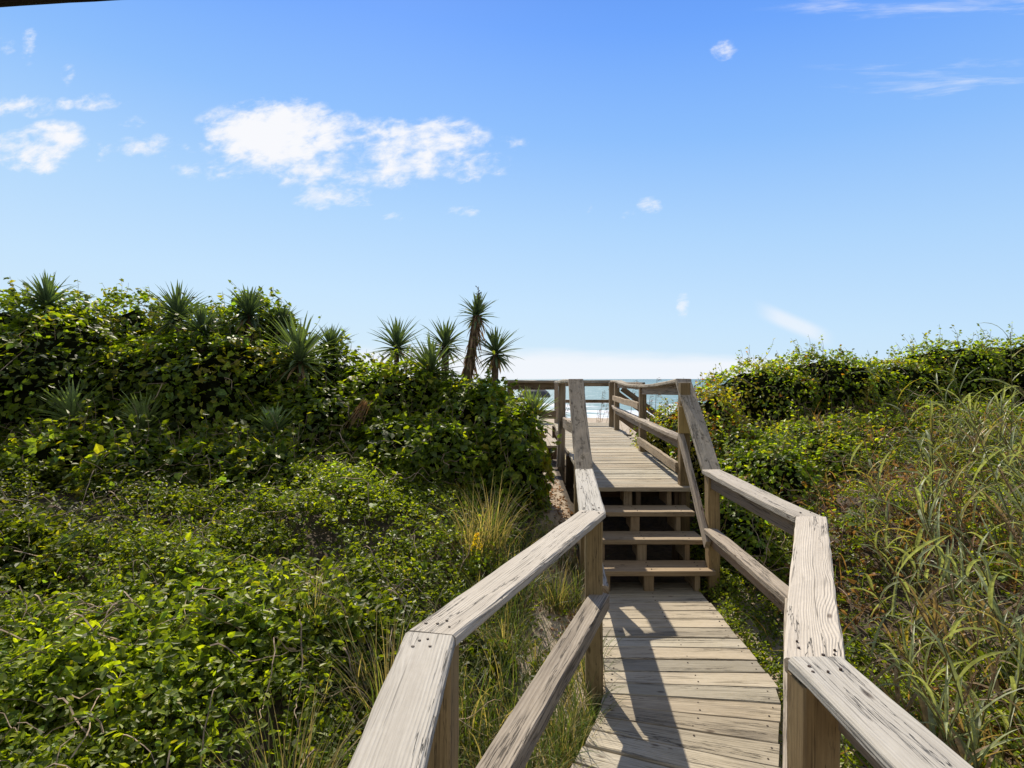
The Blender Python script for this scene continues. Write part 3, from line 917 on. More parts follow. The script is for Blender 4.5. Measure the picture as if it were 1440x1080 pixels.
L_ = lambda *a, **k: shrub(*a, **k)
L_(-170, 405, 190, 7.2, 'vine covered dark shrub at the far left edge', 2600)
L_(45, 410, 150, 7.0, 'tall vine covered shrub below the leftmost spiky yucca', 4200, .04)
L_(170, 420, 125, 7.3, 'vine covered shrub with yellowing leaves in the hedge top between two yuccas', 3600, .10)
L_(285, 432, 110, 7.2, 'vine covered shrub behind the pair of grey green yuccas on the hedge top', 3200, .06)
L_(362, 420, 85, 7.0, 'tallest vine covered shrub of the left hedge, tangled sprigs on top', 2800, .03, sprigs=30)
L_(450, 488, 95, 6.8, 'rounded vine covered shrub where the left hedge steps down', 3200, .04)
L_(560, 512, 110, 6.6, 'bright green vine covered shrub below the two round yuccas', 4600, .05, bright=1.15)
L_(668, 534, 78, 6.4, 'vine covered shrub with bare stems at its foot beside the upper boardwalk', 4600, .04, bright=1.1, twigs=40)
L_(90, 452, 180, 6.45, 'shaded vine thicket forming the dark front of the hedge behind the bladed yucca at left', 5600, .04)
L_(290, 462, 160, 6.4, 'shaded ivy clad thicket with yellow leaves in the middle of the hedge', 5600, .09)
L_(440, 540, 115, 6.1, 'low leafy shrub in front of the hedge near the dry fronds', 4000, .03)
L_(590, 590, 105, 5.7, 'low dark shrub beside the tall grass tussock left of the steps', 3600, .02, twigs=30)
L_(722, 575, 48, 5.9, 'low leafy shrub under the bright green yucca beside the upper boardwalk', 2600, .06, bright=1.2, twigs=24)
L_(110, 604, 62, 5.15, 'low leafy clump at the foot of the yucca with pale dry blades', 1300, .05, twigs=8)
L_(205, 612, 58, 5.1, 'low leafy clump at the foot of the yucca with yellow green blades', 1300, .06, twigs=8)
L_(378, 622, 60, 5.1, 'low leafy clump at the foot of the small low yucca', 1300, .08, twigs=8)
L_(300, 618, 60, 5.2, 'low leafy clump between the two rightmost low yuccas of the hedge front', 1200, .04, twigs=8)
# right bank
S = .05
shrub(1000, 545, 52, 6.7, 'shrub with orange and red autumn leaves beside the upper right railing', 2600, .26, .22, OVAL, S, bright=1.3)
shrub(1070, 512, 80, 7.6, 'sloping green shrub behind the orange leaved one', 3000, .10, .03, OVAL, S, bright=1.3)
shrub(1150, 494, 95, 8.0, 'broad rounded shrub forming the first crest of the right bank', 4200, .10, .02, OVAL, S, sprigs=34, bright=1.3)
shrub(1255, 502, 85, 8.3, 'yellowish shrub in the dip between the two crests of the right bank', 3000, .16, .02, OVAL, S, bright=1.3)
shrub(1335, 484, 80, 8.4, 'dense green shrub on the left of the second crest at right', 3400, .08, 0, OVAL, S, bright=1.3)
shrub(1425, 476, 95, 8.4, 'dense green shrub at the right edge of the photo on the second crest', 3400, .06, 0, OVAL, S, bright=1.3)
shrub(1590, 470, 130, 8.4, 'dense green shrub beyond the right edge of the bank', 1800, .06, 0, OVAL, S, bright=1.3)
shrub(1060, 600, 62, 6.0, 'low shrub with yellow green leaves below the sloping right cap', 2600, .12, .04, OVAL, S, bright=1.3)
shrub(1150, 590, 85, 6.5, 'bushy shrub with a bright yellow spray on the right bank', 3200, .12, .02, OVAL, S, bright=1.3)
shrub(1290, 580, 110, 7.0, 'shaded shrub behind the tall reeds on the right bank', 3200, .05, .01, OVAL, S, bright=1.3)
shrub(1430, 575, 110, 7.0, 'shaded shrub behind the reeds at the right edge', 3000, .04, .01, OVAL, S, bright=1.3)

shrub(1075, 622, 68, 5.5, 'low leafy bush between the long right cap and the reeds', 2800, .08, .01, OVAL, S, bright=1.3)
shrub(1180, 612, 90, 5.9, 'tangled leafy bush halfway up the right bank', 2600, .08, .02, OVAL, S, bright=1.25)
shrub(1285, 640, 85, 5.6, 'leafy mound half hidden among the reeds of the right bank', 2400, .08, .02, OVAL, S, bright=1.25)
shrub(1030, 700, 40, 4.9, 'small leafy bush just behind the post at the foot of the right stair rail', 1600, .05, .0, OVAL, S * .85, bright=1.25)
shrub(1125, 745, 55, 4.5, 'small dark leafy bush beyond the middle of the long right cap', 1800, .05, .0, OVAL, S * .85, bright=1.25)
shrub(948, 574, 38, 8.9, 'small orange flecked bush seen through the upper right railing', 1600, .2, .08, OVAL, S, bright=1.3)
shrub(918, 600, 26, 8.2, 'low yellow green bush beside the middle post of the upper right railing', 1200, .2, .02, OVAL, S, bright=1.3)
shrub(985, 590, 30, 6.4, 'small bush with reddish leaves right behind the upper right railing post', 1500, .2, .12, OVAL, S, bright=1.3)
# ------------------------------------------------------------------ yuccas
def yucca(px, py, rpx, Zd, label, trunk=.35, tw=.03, lean=(0, 0), skirt=False, stalk=0.0, nl=110, up=.30, tone=1.0, hue=0.0):
    cx, cy, cz = P3(px, py, Zd); r = rpx * 1.3 / 820 * Zd
    bx, by, bz = cx - lean[0], cy - lean[1], cz - trunk
    root = empty('yucca', (bx, by, bz)); tag(root, label, 'yucca')
    g = Geo()
    ga = 2.39996
    for i in range(nl):
        t = i / nl
        el = R(86) - t * R(86 + 52 * (1 - up)) + rng.normal() * .09
        az = i * ga + rng.normal() * .15
        L = r * rng.uniform(.7, 1.15) * (.8 + .2 * math.sin(math.pi * min(1, t * 1.4)))
        base = (cx + .012 * math.cos(az), cy + .012 * math.sin(az), cz + .05 * (1 - t) * r * 2 - .04 * t)
        k = rng.uniform(.7, 1.3) * tone * 1.45
        c = np.array([.056 + hue, .088 + hue * .6, .046]) * k
        tip = np.array([.11 + hue, .15 + hue, .065]) * k
        if t > .9 and rng.random() < .5: c = np.array([.22, .15, .08]) * k; tip = c
        blade(g, base, az, L, .032 * (.7 + .3 * r / .4), el, rng.uniform(.05, .35) + .25 * t + (1.2 if rng.random() < .06 else 0), c, tip, 0, 5, 0, .28,
              lambda q: (min(1.0, .75 + q) * (1 - q ** 3)) + .01)
    child_of(g.build('leaf_rosette', [M_yucca]), root)
    g = Geo()
    pts = [(bx + (cx - bx) * t, by + (cy - by) * t, bz + (cz - bz) * t) for t in np.linspace(-.15, 1.0, 9)]
    tube(g, pts, tw * 1.15, tw, (1, 1, 1), 0, 9)
    child_of(g.build('trunk', [M_bark]), root)
    if skirt:
        g = Geo()
        for i in range(110):
            t = rng.uniform(.05, 1.0); az = rng.uniform(0, math.tau)
            p = np.array([bx + (cx - bx) * t, by + (cy - by) * t, bz + (cz - bz) * t]) + np.array([math.cos(az), math.sin(az), 0]) * tw * .9
            k = rng.uniform(.6, 1.3)
            blade(g, p, az, rng.uniform(.12, .26), .026, R(rng.uniform(-82, -55)), R(10), np.array([.26, .18, .12]) * k, np.array([.33, .23, .15]) * k, 0, 3, rng.normal() * .5)
        child_of(g.build('dead_leaf_skirt', [M_dead]), root)
    if stalk:
        g = Geo()
        pts = [(cx + .05 * stalk * t, cy, cz + stalk * t) for t in np.linspace(0, 1, 6)]
        tube(g, pts, .008, .003, (1, 1, 1), 0, 5)
        for i in range(14):
            t = rng.uniform(.35, 1); az = rng.uniform(0, math.tau); p = np.array([cx + .05 * stalk * t, cy, cz + stalk * t])
            q = p + np.array([math.cos(az), math.sin(az), .5]) * rng.uniform(.03, .06)
            tube(g, [p, (p + q) / 2, q], .003, .006, (.7, .7, .7), 0, 4)
        child_of(g.build('flower_stalk', [M_bark]), root)
    return root
yucca(66, 430, 38, 6.6, 'spiky yucca standing alone against the sky at the far left of the hedge', .5)
yucca(250, 447, 40, 6.6, 'large grey green yucca rising from the hedge top, left of its twin', .6, tone=.85)
yucca(285, 468, 36, 6.3, 'yucca half sunk in vines just right of the grey green one', .5, tone=.9)
yucca(350, 443, 34, 6.6, 'yucca under the tallest sprig of the hedge', .6, tone=.8)
yucca(422, 508, 56, 6.1, 'biggest fan shaped yucca of the hedge, at the step down of its top', .6, nl=95, hue=.015)
yucca(466, 492, 30, 6.9, 'small dark yucca peeping out behind the biggest fan shaped one', .5, tone=.8)
yucca(398, 456, 24, 6.8, 'thin spiked yucca between the hedge crest and the biggest fan shaped one', .5, tone=.7)
yucca(103, 590, 44, 5.45, 'yucca with pale dry lower blades on the shaded hedge front at left', .45, up=.75, hue=.02, tone=1.3)
yucca(203, 602, 42, 5.4, 'yucca with yellow green blades low in the hedge above the creeper slope', .4, up=.85, hue=.03, tone=1.3)
yucca(386, 610, 34, 5.4, 'small low yucca at the foot of the hedge in front of the yellow vines', .35, up=.9, hue=.01, tone=1.3)
yucca(558, 490, 38, 7.4, 'round yucca rosette, left one of the row beside the tall trunked yucca', .6, nl=95, tone=.85)
yucca(626, 488, 35, 7.2, 'round yucca rosette with dark centre just left of the tall trunked yucca', .6, .045, nl=90, tone=.75)
yucca(606, 526, 45, 6.4, 'spreading low yucca below the two round rosettes', .4, hue=.015, tone=.95)
yucca(671, 444, 27, 7.2, 'tallest yucca with shaggy brown trunk and a flower stalk on top', .85, .055, (.13, 0), True, .36, nl=80, tone=.8)
yucca(697, 498, 34, 7.0, 'yucca with short dark trunk and star of stiff blades nearest the far railing', .55, .04, (.02, 0), nl=90, up=0.0, tone=.75)
yucca(748, 590, 38, 6.1, 'bright green yucca beside the boardwalk in front of the dark umbrella', .4, .03, hue=.03, tone=1.2, up=.7)
# dry frond bundle
root = empty('dead_frond', P3(505, 585, 5.3)); tag(root, 'bundle of dry orange brown yucca leaves hanging in the hedge', 'dead leaves')
g = Geo()
for i in range(26):
    p = np.array(P3(514, 566, 5.70)) + rng.normal(size=3) * .02
    k = rng.uniform(.7, 1.3)
    blade(g, p, R(205 + rng.normal() * 22), rng.uniform(.2, .36), .02, R(rng.uniform(-70, -40)), R(15), np.array([.25, .16, .085]) * k, np.array([.32, .22, .13]) * k, 0, 4, rng.normal() * .4)
child_of(g.build('dry_blades', [M_dead]), root)

# ------------------------------------------------------------------ grasses
def grass_color():
    r = random.random()
    if r < .30: return np.array([.30, .25, .13]) * random.uniform(.7, 1.2)
    if r < .45: return np.array([.14, .17, .05]) * random.uniform(.8, 1.2)
    return np.array([.07, .105, .028]) * random.uniform(.7, 1.4)
# loose grass along the left rail (uncountable)
g = Geo()
for _ in range(6000):
    y = 1.25 + (random.random() ** 1.4) * 3.6
    d = abs(random.gauss(0, .5))
    x = float(np.interp(y, [1.25, 1.55, 2.05, 2.92, 3.1, 4.6], [-.1, -.1, .09, .45, .48, .55])) - .01 - d
    if nz(x * 2.5, y * 2.5, 4) < -.2 + (.5 if (3.3 < y < 4.5 and d < .4) else 0): continue
    z = float(ground_z(x, y)) - .02
    L = random.uniform(.16, .46) * (1 if d < .8 else .7)
    c = grass_color()
    blade(g, (x, y, z), random.uniform(0, math.tau), L, random.uniform(.0035, .0075), R(random.uniform(55, 88)), R(random.uniform(15, 95)), c, c * 1.25, 0, 5, random.gauss(0, .5), .15)
for _ in range(1700):
    y = random.uniform(1.2, 3.0); d = abs(random.gauss(0, .16))
    x = float(np.interp(y, [1.25, 1.55, 2.05, 2.92, 3.1], [-.1, -.1, .09, .45, .48])) - .015 - d
    c = grass_color()
    blade(g, (x, y, float(ground_z(x, y)) - .02), random.uniform(0, math.tau), random.uniform(.14, .40), random.uniform(.0035, .0075), R(random.uniform(55, 88)), R(random.uniform(15, 95)), c, c * 1.25, 0, 5, random.gauss(0, .5), .15)
tag(g.build('beach_grass', [M_bladeg]), 'loose green and straw coloured grass along the left railing', 'grass', kind='stuff')
# creeping grass blades over the left slope bottom
def tussock_mesh(n, Lr, spread, dry, parent):
    g = Geo()
    for _ in range(n):
        az = random.uniform(0, math.tau); r = abs(random.gauss(0, spread * .35))
        L = random.uniform(*Lr)
        c = grass_color() if random.random() > dry else np.array([.32, .26, .15]) * random.uniform(.6, 1.2)
        blade(g, (r * math.cos(az), r * math.sin(az), -.03), az + random.gauss(0, .5), L, random.uniform(.004, .008), R(random.uniform(58, 88)), R(random.uniform(10, 80)), c, c * 1.3, 0, 6, random.gauss(0, .4), .15)
    return g.build('grass_blades', [M_bladeg], parent)
tus = [((P3(690, 735, 4.55)[0], 4.55), 1.0, 'big dry and green grass tussock left of the steps under the dark shrub', 'a'),
       ((.33, 4.15), .8, 'upright green grass tuft beside the middle left post in the sand', 'b'),
       ((-.05, 3.25), .75, 'grass tuft under the diagonal left mid rail', 'b'),
       ((.05, 2.35), .7, 'green grass tuft in front of the middle left post at the deck edge', 'b'),
       ((.22, 2.62), .6, 'small grass tuft leaning over the deck edge by the middle left post', 'b'),
       ((-.55, 2.55), .8, 'pale grass tuft behind the near left cap joint', 'a'),
       ((-.75, 1.95), .75, 'straw coloured grass tuft left of the near left cap board', 'a'),
       ((-1.0, 2.9), .6, 'thin grass tuft poking out of the creepers left of the long left cap', 'a'),
       ((-.30, 4.3), .85, 'leaning grass tuft beside the big tussock', 'a'),
       ((.30, 5.05), .45, 'short straw coloured tuft on the sand beside the steps', 'a'),
       ((.22, 5.75), .5, 'short straw coloured tuft on the sand below the upper boardwalk edge', 'a')]
protos = {}
for (xy, sc, lab, kind) in tus:
    z = float(ground_z(*xy))
    if kind not in protos:
        root = empty('grass_tussock', (*xy, z))
        tussock_mesh(150 if kind == 'a' else 90, (.35, .75) if kind == 'a' else (.25, .55), .22 if kind == 'a' else .14, .45 if kind == 'a' else .1, root)
        protos[kind] = root
    else:
        root = copy_tree(protos[kind]); root.location = (*xy, z); root.rotation_euler = (0, 0, random.uniform(0, 6))
    root.scale = (sc, sc, sc)
    tag(root, lab, 'grass tussock', 'grass tussocks beside the left railing')

# dry undergrowth on the right bank (uncountable)
g = Geo()
for _ in range(5200):
    y = 1.3 + (random.random() ** 1.25) * 6.0
    x = float(xe_right(y)) + .12 + random.random() * (.7 + .75 * y)
    if random.random() > min(1, .15 + .5 * (x - float(xe_right(y)))): continue
    if nz(x * 1.4, y * 1.4, 14) < -.18: continue
    z = float(ground_z(x, y)) - .02
    L = random.uniform(.18, .55)
    r = random.random()
    c = np.array([.23, .135, .075]) * random.uniform(.5, 1.5) if r < .66 else (np.array([.33, .27, .17]) * random.uniform(.6, 1.2) if r < .8 else np.array([.08, .12, .03]) * random.uniform(.8, 1.4))
    blade(g, (x, y, z), random.uniform(0, math.tau), L, random.uniform(.004, .010), R(random.uniform(25, 88)), R(random.uniform(5, 110)), c, c * 1.2, 0, 5, random.gauss(0, .9), .15)
n = 9000
y = 1.3 + rng.random(n) ** 1.2 * 6.0; x = xe_right(y) + .25 + rng.random(n) * (.6 + .75 * y)
lm = np.array([nz(a * 1.4, b * 1.4, 14) for a, b in zip(x, y)]) > -.1
x, y = x[lm], y[lm]; n = len(x)
add_leaves(g, np.stack([x, y, ground_z(x, y) + rng.uniform(.0, .16, n)], -1), np.array([0, 0, .6]) + rng.normal(size=(n, 3)) * .6, rng.normal(size=(n, 3)), rng.uniform(.03, .075, n),
           np.array([.23, .13, .075]) * rng.uniform(.35, 1.7, (n, 1)), OVAL, .28, .5, 0, .5)
tag(g.build('dry_grass', [M_bladeg]), 'tangled brown dead stems and grass under the reeds on the right bank', 'dry grass', kind='stuff')

# reeds: individual stalks copied from a few kinds
def reed_proto(H, nb, lean, head, dry):
    root = empty('reed_stalk')
    g = Geo()
    pts = [np.array([lean * t ** 1.6, .06 * lean * t, H * t]) for t in np.linspace(0, 1, 9)]
    sc = np.array([.16, .16, .07]) if not dry else np.array([.26, .19, .12])
    tube(g, pts, .0055, .0025, sc, 0, 5)
    g.build('stem', [M_bladeg], root)
    g = Geo()
    for i in range(nb):
        t = .18 + .80 * i / nb
        p = np.array([lean * t ** 1.6, .06 * lean * t, H * t])
        az = (math.pi if i % 2 else 0) + random.gauss(-.15, .65)
        L = random.uniform(.22, .46) * (1 - .25 * t)
        k = random.uniform(.75, 1.25)
        c = np.array([.225, .255, .135]) * k
        if random.random() < .06: c = np.array([.26, .22, .05]) * k
        if dry and t < .6: c = np.array([.25, .18, .11]) * k
        blade(g, p, az, L, random.uniform(.014, .027), R(random.uniform(50, 78)), R(random.uniform(20, 115)), c, c * 1.15, 0, 7, random.gauss(0, .7), .22)
    g.build('leaf_blades', [M_bladeg], root)
    if head:
        g = Geo()
        tip = pts[-1]
        for i in range(70):
            t = random.random(); az = random.uniform(0, math.tau)
            p = tip + np.array([lean * .25 * t, 0, .16 * t])
            blade(g, p, az, random.uniform(.015, .03), .006, R(60), R(10), np.array([.30, .23, .15]) * random.uniform(.7, 1.2), None, 0, 2)
        tube(g, [tip, tip + np.array([lean * .12, 0, .08]), tip + np.array([lean * .25, 0, .16])], .004, .002, (.3, .22, .14), 0, 4)
        g.build('seed_head', [M_dead], root)
    return root
kinds = [(1.05, 9, -.22, False, False), (.90, 8, -.45, False, True), (1.2, 10, -.12, False, False), (.75, 8, -.5, False, False),
         (1.0, 7, .1, True, True), (.85, 9, -.3, True, False), (.8, 8, -.35, False, True), (1.1, 11, -.3, False, False)]
rp = [reed_proto(*k) for k in kinds]
used = [False] * len(rp)
cnt = 0
lab_reed = 'tall reed with long arching grey green blades on the right bank'
lab_head = 'tall reed with a tan feathery seed head on the right bank'
guard = 0
while cnt < 230 and guard < 20000:
    guard += 1
    y0 = 1.25 + random.random() ** 1.3 * 4.4
    dmin = .50 + .22 * max(0, y0 - 3)
    x0 = float(xe_right(y0)) + dmin + random.random() * (.35 + .72 * y0)
    if nz(x0 * 1.2, y0 * 1.2, 33) < -.12: continue
    if x0 / y0 > 1.35 or (y0 > 2.3 and x0 / y0 < .60 + .04 * (y0 - 2.3)): continue
    cl_az = random.gauss(.1, .5)
    for _ in range(random.randint(2, 6)):
        if cnt >= 230: break
        x = x0 + random.gauss(0, .10); y = y0 + random.gauss(0, .10)
        if x < float(xe_right(y)) + .3: continue
        i = random.randrange(len(rp))
        z = float(ground_z(x, y)) - .04
        if used[i]: o = copy_tree(rp[i])
        else: o = rp[i]; used[i] = True
        s = random.uniform(.55, 1.08) * (.8 if y < 2.4 else 1.0)
        o.location = (x, y, z); o.rotation_euler = (random.gauss(0, .12), random.gauss(-.08, .16), cl_az + random.gauss(0, .35)); o.scale = (s, s, s)
        if kinds[i][3]: tag(o, lab_head, 'reed', 'seed headed reeds on the right bank')
        else: tag(o, lab_reed, 'reed', 'leafy reeds on the right bank')
        cnt += 1

# sea oats on the dune beyond the lookout
def sea_oat(H):
    root = empty('sea_oats')
    g = Geo()
    for i in range(7):
        az = random.uniform(0, math.tau); c = np.array([.20, .17, .07]) * random.uniform(.7, 1.3)
        blade(g, (0, 0, 0), az, H * random.uniform(.4, .75), .008, R(random.uniform(62, 86)), R(random.uniform(15, 70)), c, c * 1.2, 0, 5)
    g.build('leaf_blades', [M_bladeg], root)
    g = Geo()
    pts = [np.array([.10 * t ** 2, 0, H * t]) for t in np.linspace(0, 1, 8)]
    tube(g, pts, .005, .003, (.22, .17, .09), 0, 4)
    g.build('stem', [M_bladeg], root)
    g = Geo()
    for i in range(26):
        t = random.uniform(.74, 1.0); p = np.array([.10 * t ** 2 + .02, 0, H * t])
        c = np.array([.17, .125, .075]) * random.uniform(.6, 1.1)
        blade(g, p, random.gauss(0, .8), random.uniform(.04, .08), .016, R(20), R(70), c, c, 0, 3)
    g.build('seed_head', [M_dead], root)
    return root
so = [sea_oat(1.25), sea_oat(1.05)]
so_used = [False, False]
for k in range(34):
    y = random.uniform(13.2, 16.5); x = random.uniform(.6, 5.6) if k < 26 else random.uniform(-1.4, .5)
    i = k % 2
    if so_used[i]: o = copy_tree(so[i])
    else: o = so[i]; so_used[i] = True
    o.location = (x, y, float(ground_z(x, y)) - .03); o.rotation_euler = (random.gauss(0, .08), random.gauss(.05, .1), random.gauss(0, .7))
    s = random.uniform(1.25, 1.75); o.scale = (s, s, s)
    tag(o, 'thin sea oat with brown drooping seed head on the dune beyond the far railing', 'sea oats', 'sea oats beyond the far railing')
# dune grass beyond
g = Geo()
for _ in range(1800):
    y = random.uniform(12.8, 19); x = random.uniform(-4, 8)
    z = float(ground_z(x, y)) - .02
    c = np.array([.22, .20, .08]) * random.uniform(.6, 1.3)
    blade(g, (x, y, z), random.uniform(0, math.tau), random.uniform(.25, .6), .008, R(random.uniform(60, 88)), R(random.uniform(10, 60)), c, c * 1.2, 0, 4)
tag(g.build('dune_grass', [M_bladeg]), 'sparse pale grass on the dune top between lookout and beach', 'grass', kind='stuff')
# leaf litter left of the steps
g = Geo()
n = 800
y = rng.uniform(3.5, 7.0, n); x = xe_left(y) - rng.exponential(.28, n) + .12
z = ground_z(x, y) + .008
add_leaves(g, np.stack([x, y, z], -1), np.array([0, 0, 1.0]) + rng.normal(size=(n, 3)) * .35, rng.normal(size=(n, 3)) * (1, 1, .2), rng.uniform(.02, .05, n),
           np.array([.30, .19, .11]) * rng.uniform(.4, 1.7, (n, 1)), OVAL, .4, .4)
tag(g.build('leaf_litter', [M_dead]), 'brown fallen leaves and twigs on the sand left of the steps', 'leaf litter', kind='stuff')
# goldenrod
gx, gy = P3(664, 800, 4.0)[:2]; gz = float(ground_z(gx, gy))
root = empty('goldenrod', (gx, gy, gz)); tag(root, 'small plant with a bright yellow flower spray left of the long left cap', 'flower')
g = Geo(); tube(g, [(gx, gy, gz), (gx + .01, gy, gz + .15), (gx + .03, gy, gz + .34)], .004, .002, (.08, .12, .03), 0, 5)
n = 26; t = rng.uniform(.1, .8, n)
add_leaves(g, np.stack([gx + .02 * t, np.full(n, gy), gz + .3 * t], -1), rand_unit(n) + (0, 0, .8), rand_unit(n), .06, green_colors(n, 0), OVAL, .22, .2)
child_of(g.build('stem', [M_leaf]), root)
g = Geo(); n = 90
t = rng.random(n); az = rng.uniform(0, math.tau, n); r = .035 * (1 - t) + .008
PP = np.stack([gx + .03 + r * np.cos(az), gy + r * np.sin(az), gz + .26 + .12 * t], -1)
add_leaves(g, PP, rand_unit(n), rand_unit(n), .014, np.array([.50, .36, .03]) * rng.uniform(.7, 1.2, (n, 1)), OVAL, .5, .2)
child_of(g.build('flower_spray', [M_leaf]), root)

# beach umbrella far on the sand
ux, uy = (752 - 720) / 820 * 38, 38.0
uz = float(ground_z(ux, uy)); ut = 1.6 - 11.5 / 820 * 38
root = empty('beach_umbrella', (ux, uy, uz)); tag(root, 'dark open beach umbrella on the sand, seen under the short left railing', 'umbrella')
g = Geo(); nu, nv = 16, 6; V = []
for j in range(nv + 1):
    t = .02 + .98 * j / nv
    for i in range(nu):
        a = i * math.tau / nu
        rr = 1.02 * math.sin(t * 1.35) / math.sin(1.35) * (1 - .03 * (i % 2) * t)
        V.append((ux + rr * math.cos(a), uy + rr * math.sin(a), ut - .52 * (1 - math.cos(t * 1.35)) / (1 - math.cos(1.35))))
for i in range(nu):
    a = i * math.tau / nu
    V.append((ux + 1.02 * math.cos(a), uy + 1.02 * math.sin(a), ut - .66))
Q = [(j * nu + i, j * nu + (i + 1) % nu, (j + 1) * nu + (i + 1) % nu, (j + 1) * nu + i) for j in range(nv + 1) for i in range(nu)]
g.add(V, Q, (1, 1, 1))
child_of(g.build('canopy', [plain_mat('dark_canvas', (.07, .075, .085), .7, .2, 3)], smooth=False), root)
g = Geo(); tube(g, [(ux, uy, uz - .2), (ux, uy, (uz + ut) / 2), (ux, uy, ut + .08)], .025, .02, (1, 1, 1), 0, 6)
child_of(g.build('pole', [plain_mat('umbrella_pole', (.3, .3, .3), .4)]), root)

# ------------------------------------------------------------------ sky, sun, camera
SUN_EL = 41.5; SUN_AZ = 12.0   # degrees left of straight ahead
w = bpy.data.worlds.new('World'); scene.world = w; w.use_nodes = True
nt = w.node_tree; nt.nodes.clear(); T = NT(nt)
sky = T.n('ShaderNodeTexSky', sky_type='NISHITA'); sky.sun_disc = False
sky.sun_elevation = R(SUN_EL); sky.sun_rotation = R(-SUN_AZ)
sky.air_density = 1.0; sky.dust_density = .6; sky.ozone_density = 2.0
dirv = T.n('ShaderNodeTexCoord').outputs['Generated']
sp = T.n('ShaderNodeSeparateXYZ'); T.link(dirv, sp.inputs[0])
yy = T.math('MAXIMUM', sp.outputs[1], .08)
U = T.math('DIVIDE', sp.outputs[0], yy); Vv = T.math('DIVIDE', sp.outputs[2], yy)
uvv = T.xyz(U, Vv, 0.0)
clouds = [  # u, v (tangent directions), radii, weight
    (392, 196, 92, 44, 1.25), (330, 205, 50, 30, .8), (440, 215, 60, 35, .9), (560, 215, 75, 38, .95), (600, 205, 75, 34, .8), (660, 232, 45, 22, .75),
    (540, 240, 80, 22, .6), (300, 232, 45, 18, .6), (360, 240, 60, 14, .5), (470, 278, 48, 16, .75), (425, 255, 30, 12, .5), (488, 303, 14, 8, .5),
    (25, 212, 55, 22, .85), (80, 192, 40, 18, .75), (60, 232, 26, 12, .6), (30, 148, 42, 14, .65), (140, 143, 32, 12, .55), (90, 146, 13, 8, .5),
    (212, 206, 40, 14, .75), (255, 208, 25, 9, .4), (182, 171, 20, 9, .5), (146, 215, 14, 16, .35), (5, 65, 18, 10, .5), (40, 60, 10, 24, .45), (95, 103, 9, 14, .42),
    (1022, 72, 18, 13, .6), (915, 288, 17, 10, .5), (884, 302, 11, 6, .4), (823, 292, 10, 7, .45), (660, 298, 28, 8, .42), (552, 304, 16, 7, .4), (960, 428, 8, 15, .58), (715, 200, 22, 10, .35),
]
tot = None
for (px, py, rx, ry, wt) in clouds:
    sub = T.n('ShaderNodeVectorMath', operation='SUBTRACT'); T.link(uvv, sub.inputs[0]); sub.inputs[1].default_value = ((px - 720) / 820, (533 - py) / 820, 0)
    mul = T.n('ShaderNodeVectorMath', operation='MULTIPLY'); T.link(sub.outputs[0], mul.inputs[0]); mul.inputs[1].default_value = (820 / rx / 1.5, 820 / ry / 1.5, 0)
    dt = T.n('ShaderNodeVectorMath', operation='DOT_PRODUCT'); T.link(mul.outputs[0], dt.inputs[0]); T.link(mul.outputs[0], dt.inputs[1])
    e = T.math('MULTIPLY', T.math('SUBTRACT', 1.0, dt.outputs['Value'], clamp=True), wt)
    tot = e if tot is None else T.math('MAXIMUM', tot, e)
wq = T.xyz(T.math('ADD', U, T.math('MULTIPLY', Vv, -.42)), T.math('MULTIPLY', Vv, 1.62), 0.0)
fb = T.noise(wq, 9.0, 9.0, .60, .25)
fb2 = T.noise(wq, 34.0, 7.0, .6, .3)
nn = T.math('ADD', T.math('MULTIPLY', T.math('SUBTRACT', fb, .5), 2.7), T.math('MULTIPLY', T.math('SUBTRACT', fb2, .5), 1.7))
cl = T.math('MULTIPLY', T.mr(T.math('ADD', tot, nn), .18, 1.22), T.mr(tot, 0.0, .32))
# thin streaks, upper right
st = T.noise(T.xyz(T.math('MULTIPLY', U, 2.2), T.math('MULTIPLY', T.math('ADD', Vv, T.math('MULTIPLY', U, -.04)), 18.0), 2.0), 1.6, 6.0, .62, .3)
def ell(px, py, rx, ry):
    sub = T.n('ShaderNodeVectorMath', operation='SUBTRACT'); T.link(uvv, sub.inputs[0]); sub.inputs[1].default_value = ((px - 720) / 820, (533 - py) / 820, 0)
    mul = T.n('ShaderNodeVectorMath', operation='MULTIPLY'); T.link(sub.outputs[0], mul.inputs[0]); mul.inputs[1].default_value = (820 / rx, 820 / ry, 0)
    dt = T.n('ShaderNodeVectorMath', operation='DOT_PRODUCT'); T.link(mul.outputs[0], dt.inputs[0]); T.link(mul.outputs[0], dt.inputs[1])
    return T.math('SUBTRACT', 1.0, dt.outputs['Value'], clamp=True)
stm = T.math('ADD', T.math('ADD', ell(1300, 105, 190, 42), ell(1330, 5, 300, 32)), T.math('MULTIPLY', ell(1120, 455, 75, 30), 0.0))
cl = T.math('MAXIMUM', cl, T.math('MULTIPLY', T.mr(T.math('ADD', st, T.math('MULTIPLY', stm, .16)), .58, .84, 0, .45), T.math('MINIMUM', T.math('MULTIPLY', stm, 2.0), 1.0)))
# slanting wisp above the right shrubs
sl = T.math('ADD', Vv, T.math('MULTIPLY', U, .42))
c0 = (533 - 455) / 820 + .42 * (1115 - 720) / 820
wis = T.math('MULTIPLY', T.mr(T.math('ABSOLUTE', T.math('SUBTRACT', sl, c0)), .004, .021, 1, 0), T.mr(T.math('ABSOLUTE', T.math('SUBTRACT', U, .485)), .02, .075, 1, 0))
cl = T.math('MAXIMUM', cl, T.math('MULTIPLY', wis, .6))
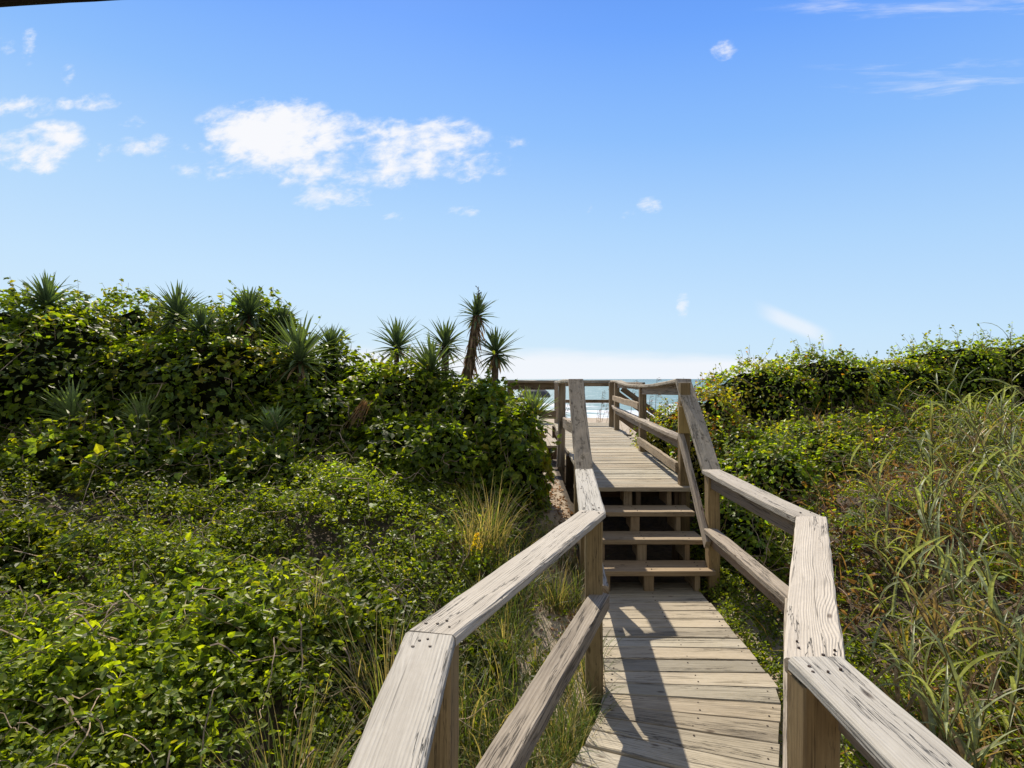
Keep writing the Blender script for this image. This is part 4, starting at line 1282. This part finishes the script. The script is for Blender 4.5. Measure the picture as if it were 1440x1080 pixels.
# bank on the horizon
bk = T.noise(T.xyz(T.math('MULTIPLY', U, 5.0), T.math('MULTIPLY', Vv, 30.0), 6.0), 1.0, 6.0, .6)
bank = T.mr(T.math('ADD', Vv, T.math('ADD', T.math('MULTIPLY', T.math('SUBTRACT', bk, .5), .035), T.math('MULTIPLY', T.math('SUBTRACT', U, .1), .018))), .026, .056, 1, 0)
bank = T.math('MULTIPLY', bank, T.mr(U, .40, .60, 1, .35))
cl = T.math('MAXIMUM', cl, T.math('MULTIPLY', bank, .80))
cl = T.math('MULTIPLY', cl, T.mr(sp.outputs[1], .1, .3))
# clear saturated blue paling towards the horizon, blended over the physical sky
elv = T.math('DIVIDE', sp.outputs[2], T.math('SQRT', T.math('ADD', T.math('MULTIPLY', sp.outputs[0], sp.outputs[0]), T.math('MULTIPLY', sp.outputs[1], sp.outputs[1]))))
gr = T.n('ShaderNodeValToRGB'); T.link(T.mr(T.math('ADD', elv, T.math('MULTIPLY', sp.outputs[0], .09)), -.2, .8, 0, 1, False), gr.inputs[0])
els = gr.color_ramp.elements
stops = [(0.0, (.22, .20, .16)), (.18, (.30, .33, .33)), (.2, (.66, .83, .96)), (.32, (.57, .785, 1.0)), (.46, (.43, .68, 1.0)), (.62, (.262, .525, 1.0)), (.80, (.150, .385, 1.0)), (1.0, (.085, .27, .86))]
els[0].position = stops[0][0]; els[0].color = (*stops[0][1], 1); els[1].position = 1.0; els[1].color = (*stops[-1][1], 1)
for p_, c_ in stops[1:-1]:
    e_ = els.new(p_); e_.color = (*c_, 1)
g10 = T.mix(1.0, gr.outputs[0], (10, 10, 10), 'MULTIPLY')
skyc = T.mix(.94, sky.outputs[0], g10)
# pale neutral fill added overhead and behind the camera, against the blue skylight
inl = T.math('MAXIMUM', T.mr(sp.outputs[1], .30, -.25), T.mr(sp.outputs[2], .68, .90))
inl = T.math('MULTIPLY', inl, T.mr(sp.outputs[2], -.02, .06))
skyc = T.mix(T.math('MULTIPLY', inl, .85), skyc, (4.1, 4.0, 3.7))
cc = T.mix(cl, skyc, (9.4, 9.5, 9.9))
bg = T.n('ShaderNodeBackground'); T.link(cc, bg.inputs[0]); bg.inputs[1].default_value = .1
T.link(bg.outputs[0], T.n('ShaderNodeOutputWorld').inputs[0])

sl_ = bpy.data.lights.new('sun', 'SUN'); sl_.energy = 6.0; sl_.angle = R(.5); sl_.color = (1.0, .90, .74)
so_ = bpy.data.objects.new('sun', sl_); COL.objects.link(so_)
dv = Vector((-math.sin(R(SUN_AZ)) * math.cos(R(SUN_EL)), math.cos(R(SUN_AZ)) * math.cos(R(SUN_EL)), math.sin(R(SUN_EL))))
so_.rotation_euler = dv.to_track_quat('Z', 'Y').to_euler(); so_.location = (0, 0, 30)

cam = bpy.data.cameras.new('camera'); co = bpy.data.objects.new('camera', cam); COL.objects.link(co)
co.location = (0, 0, 1.6); co.rotation_euler = (R(90), 0, 0)
cam.sensor_width = 36; cam.lens = 820 / 1440 * 36; cam.shift_y = -7 / 1440
cam.clip_start = .05; cam.clip_end = 100000
scene.camera = co
scene.view_settings.view_transform = 'Standard'; scene.view_settings.look = 'None'; scene.view_settings.exposure = 0
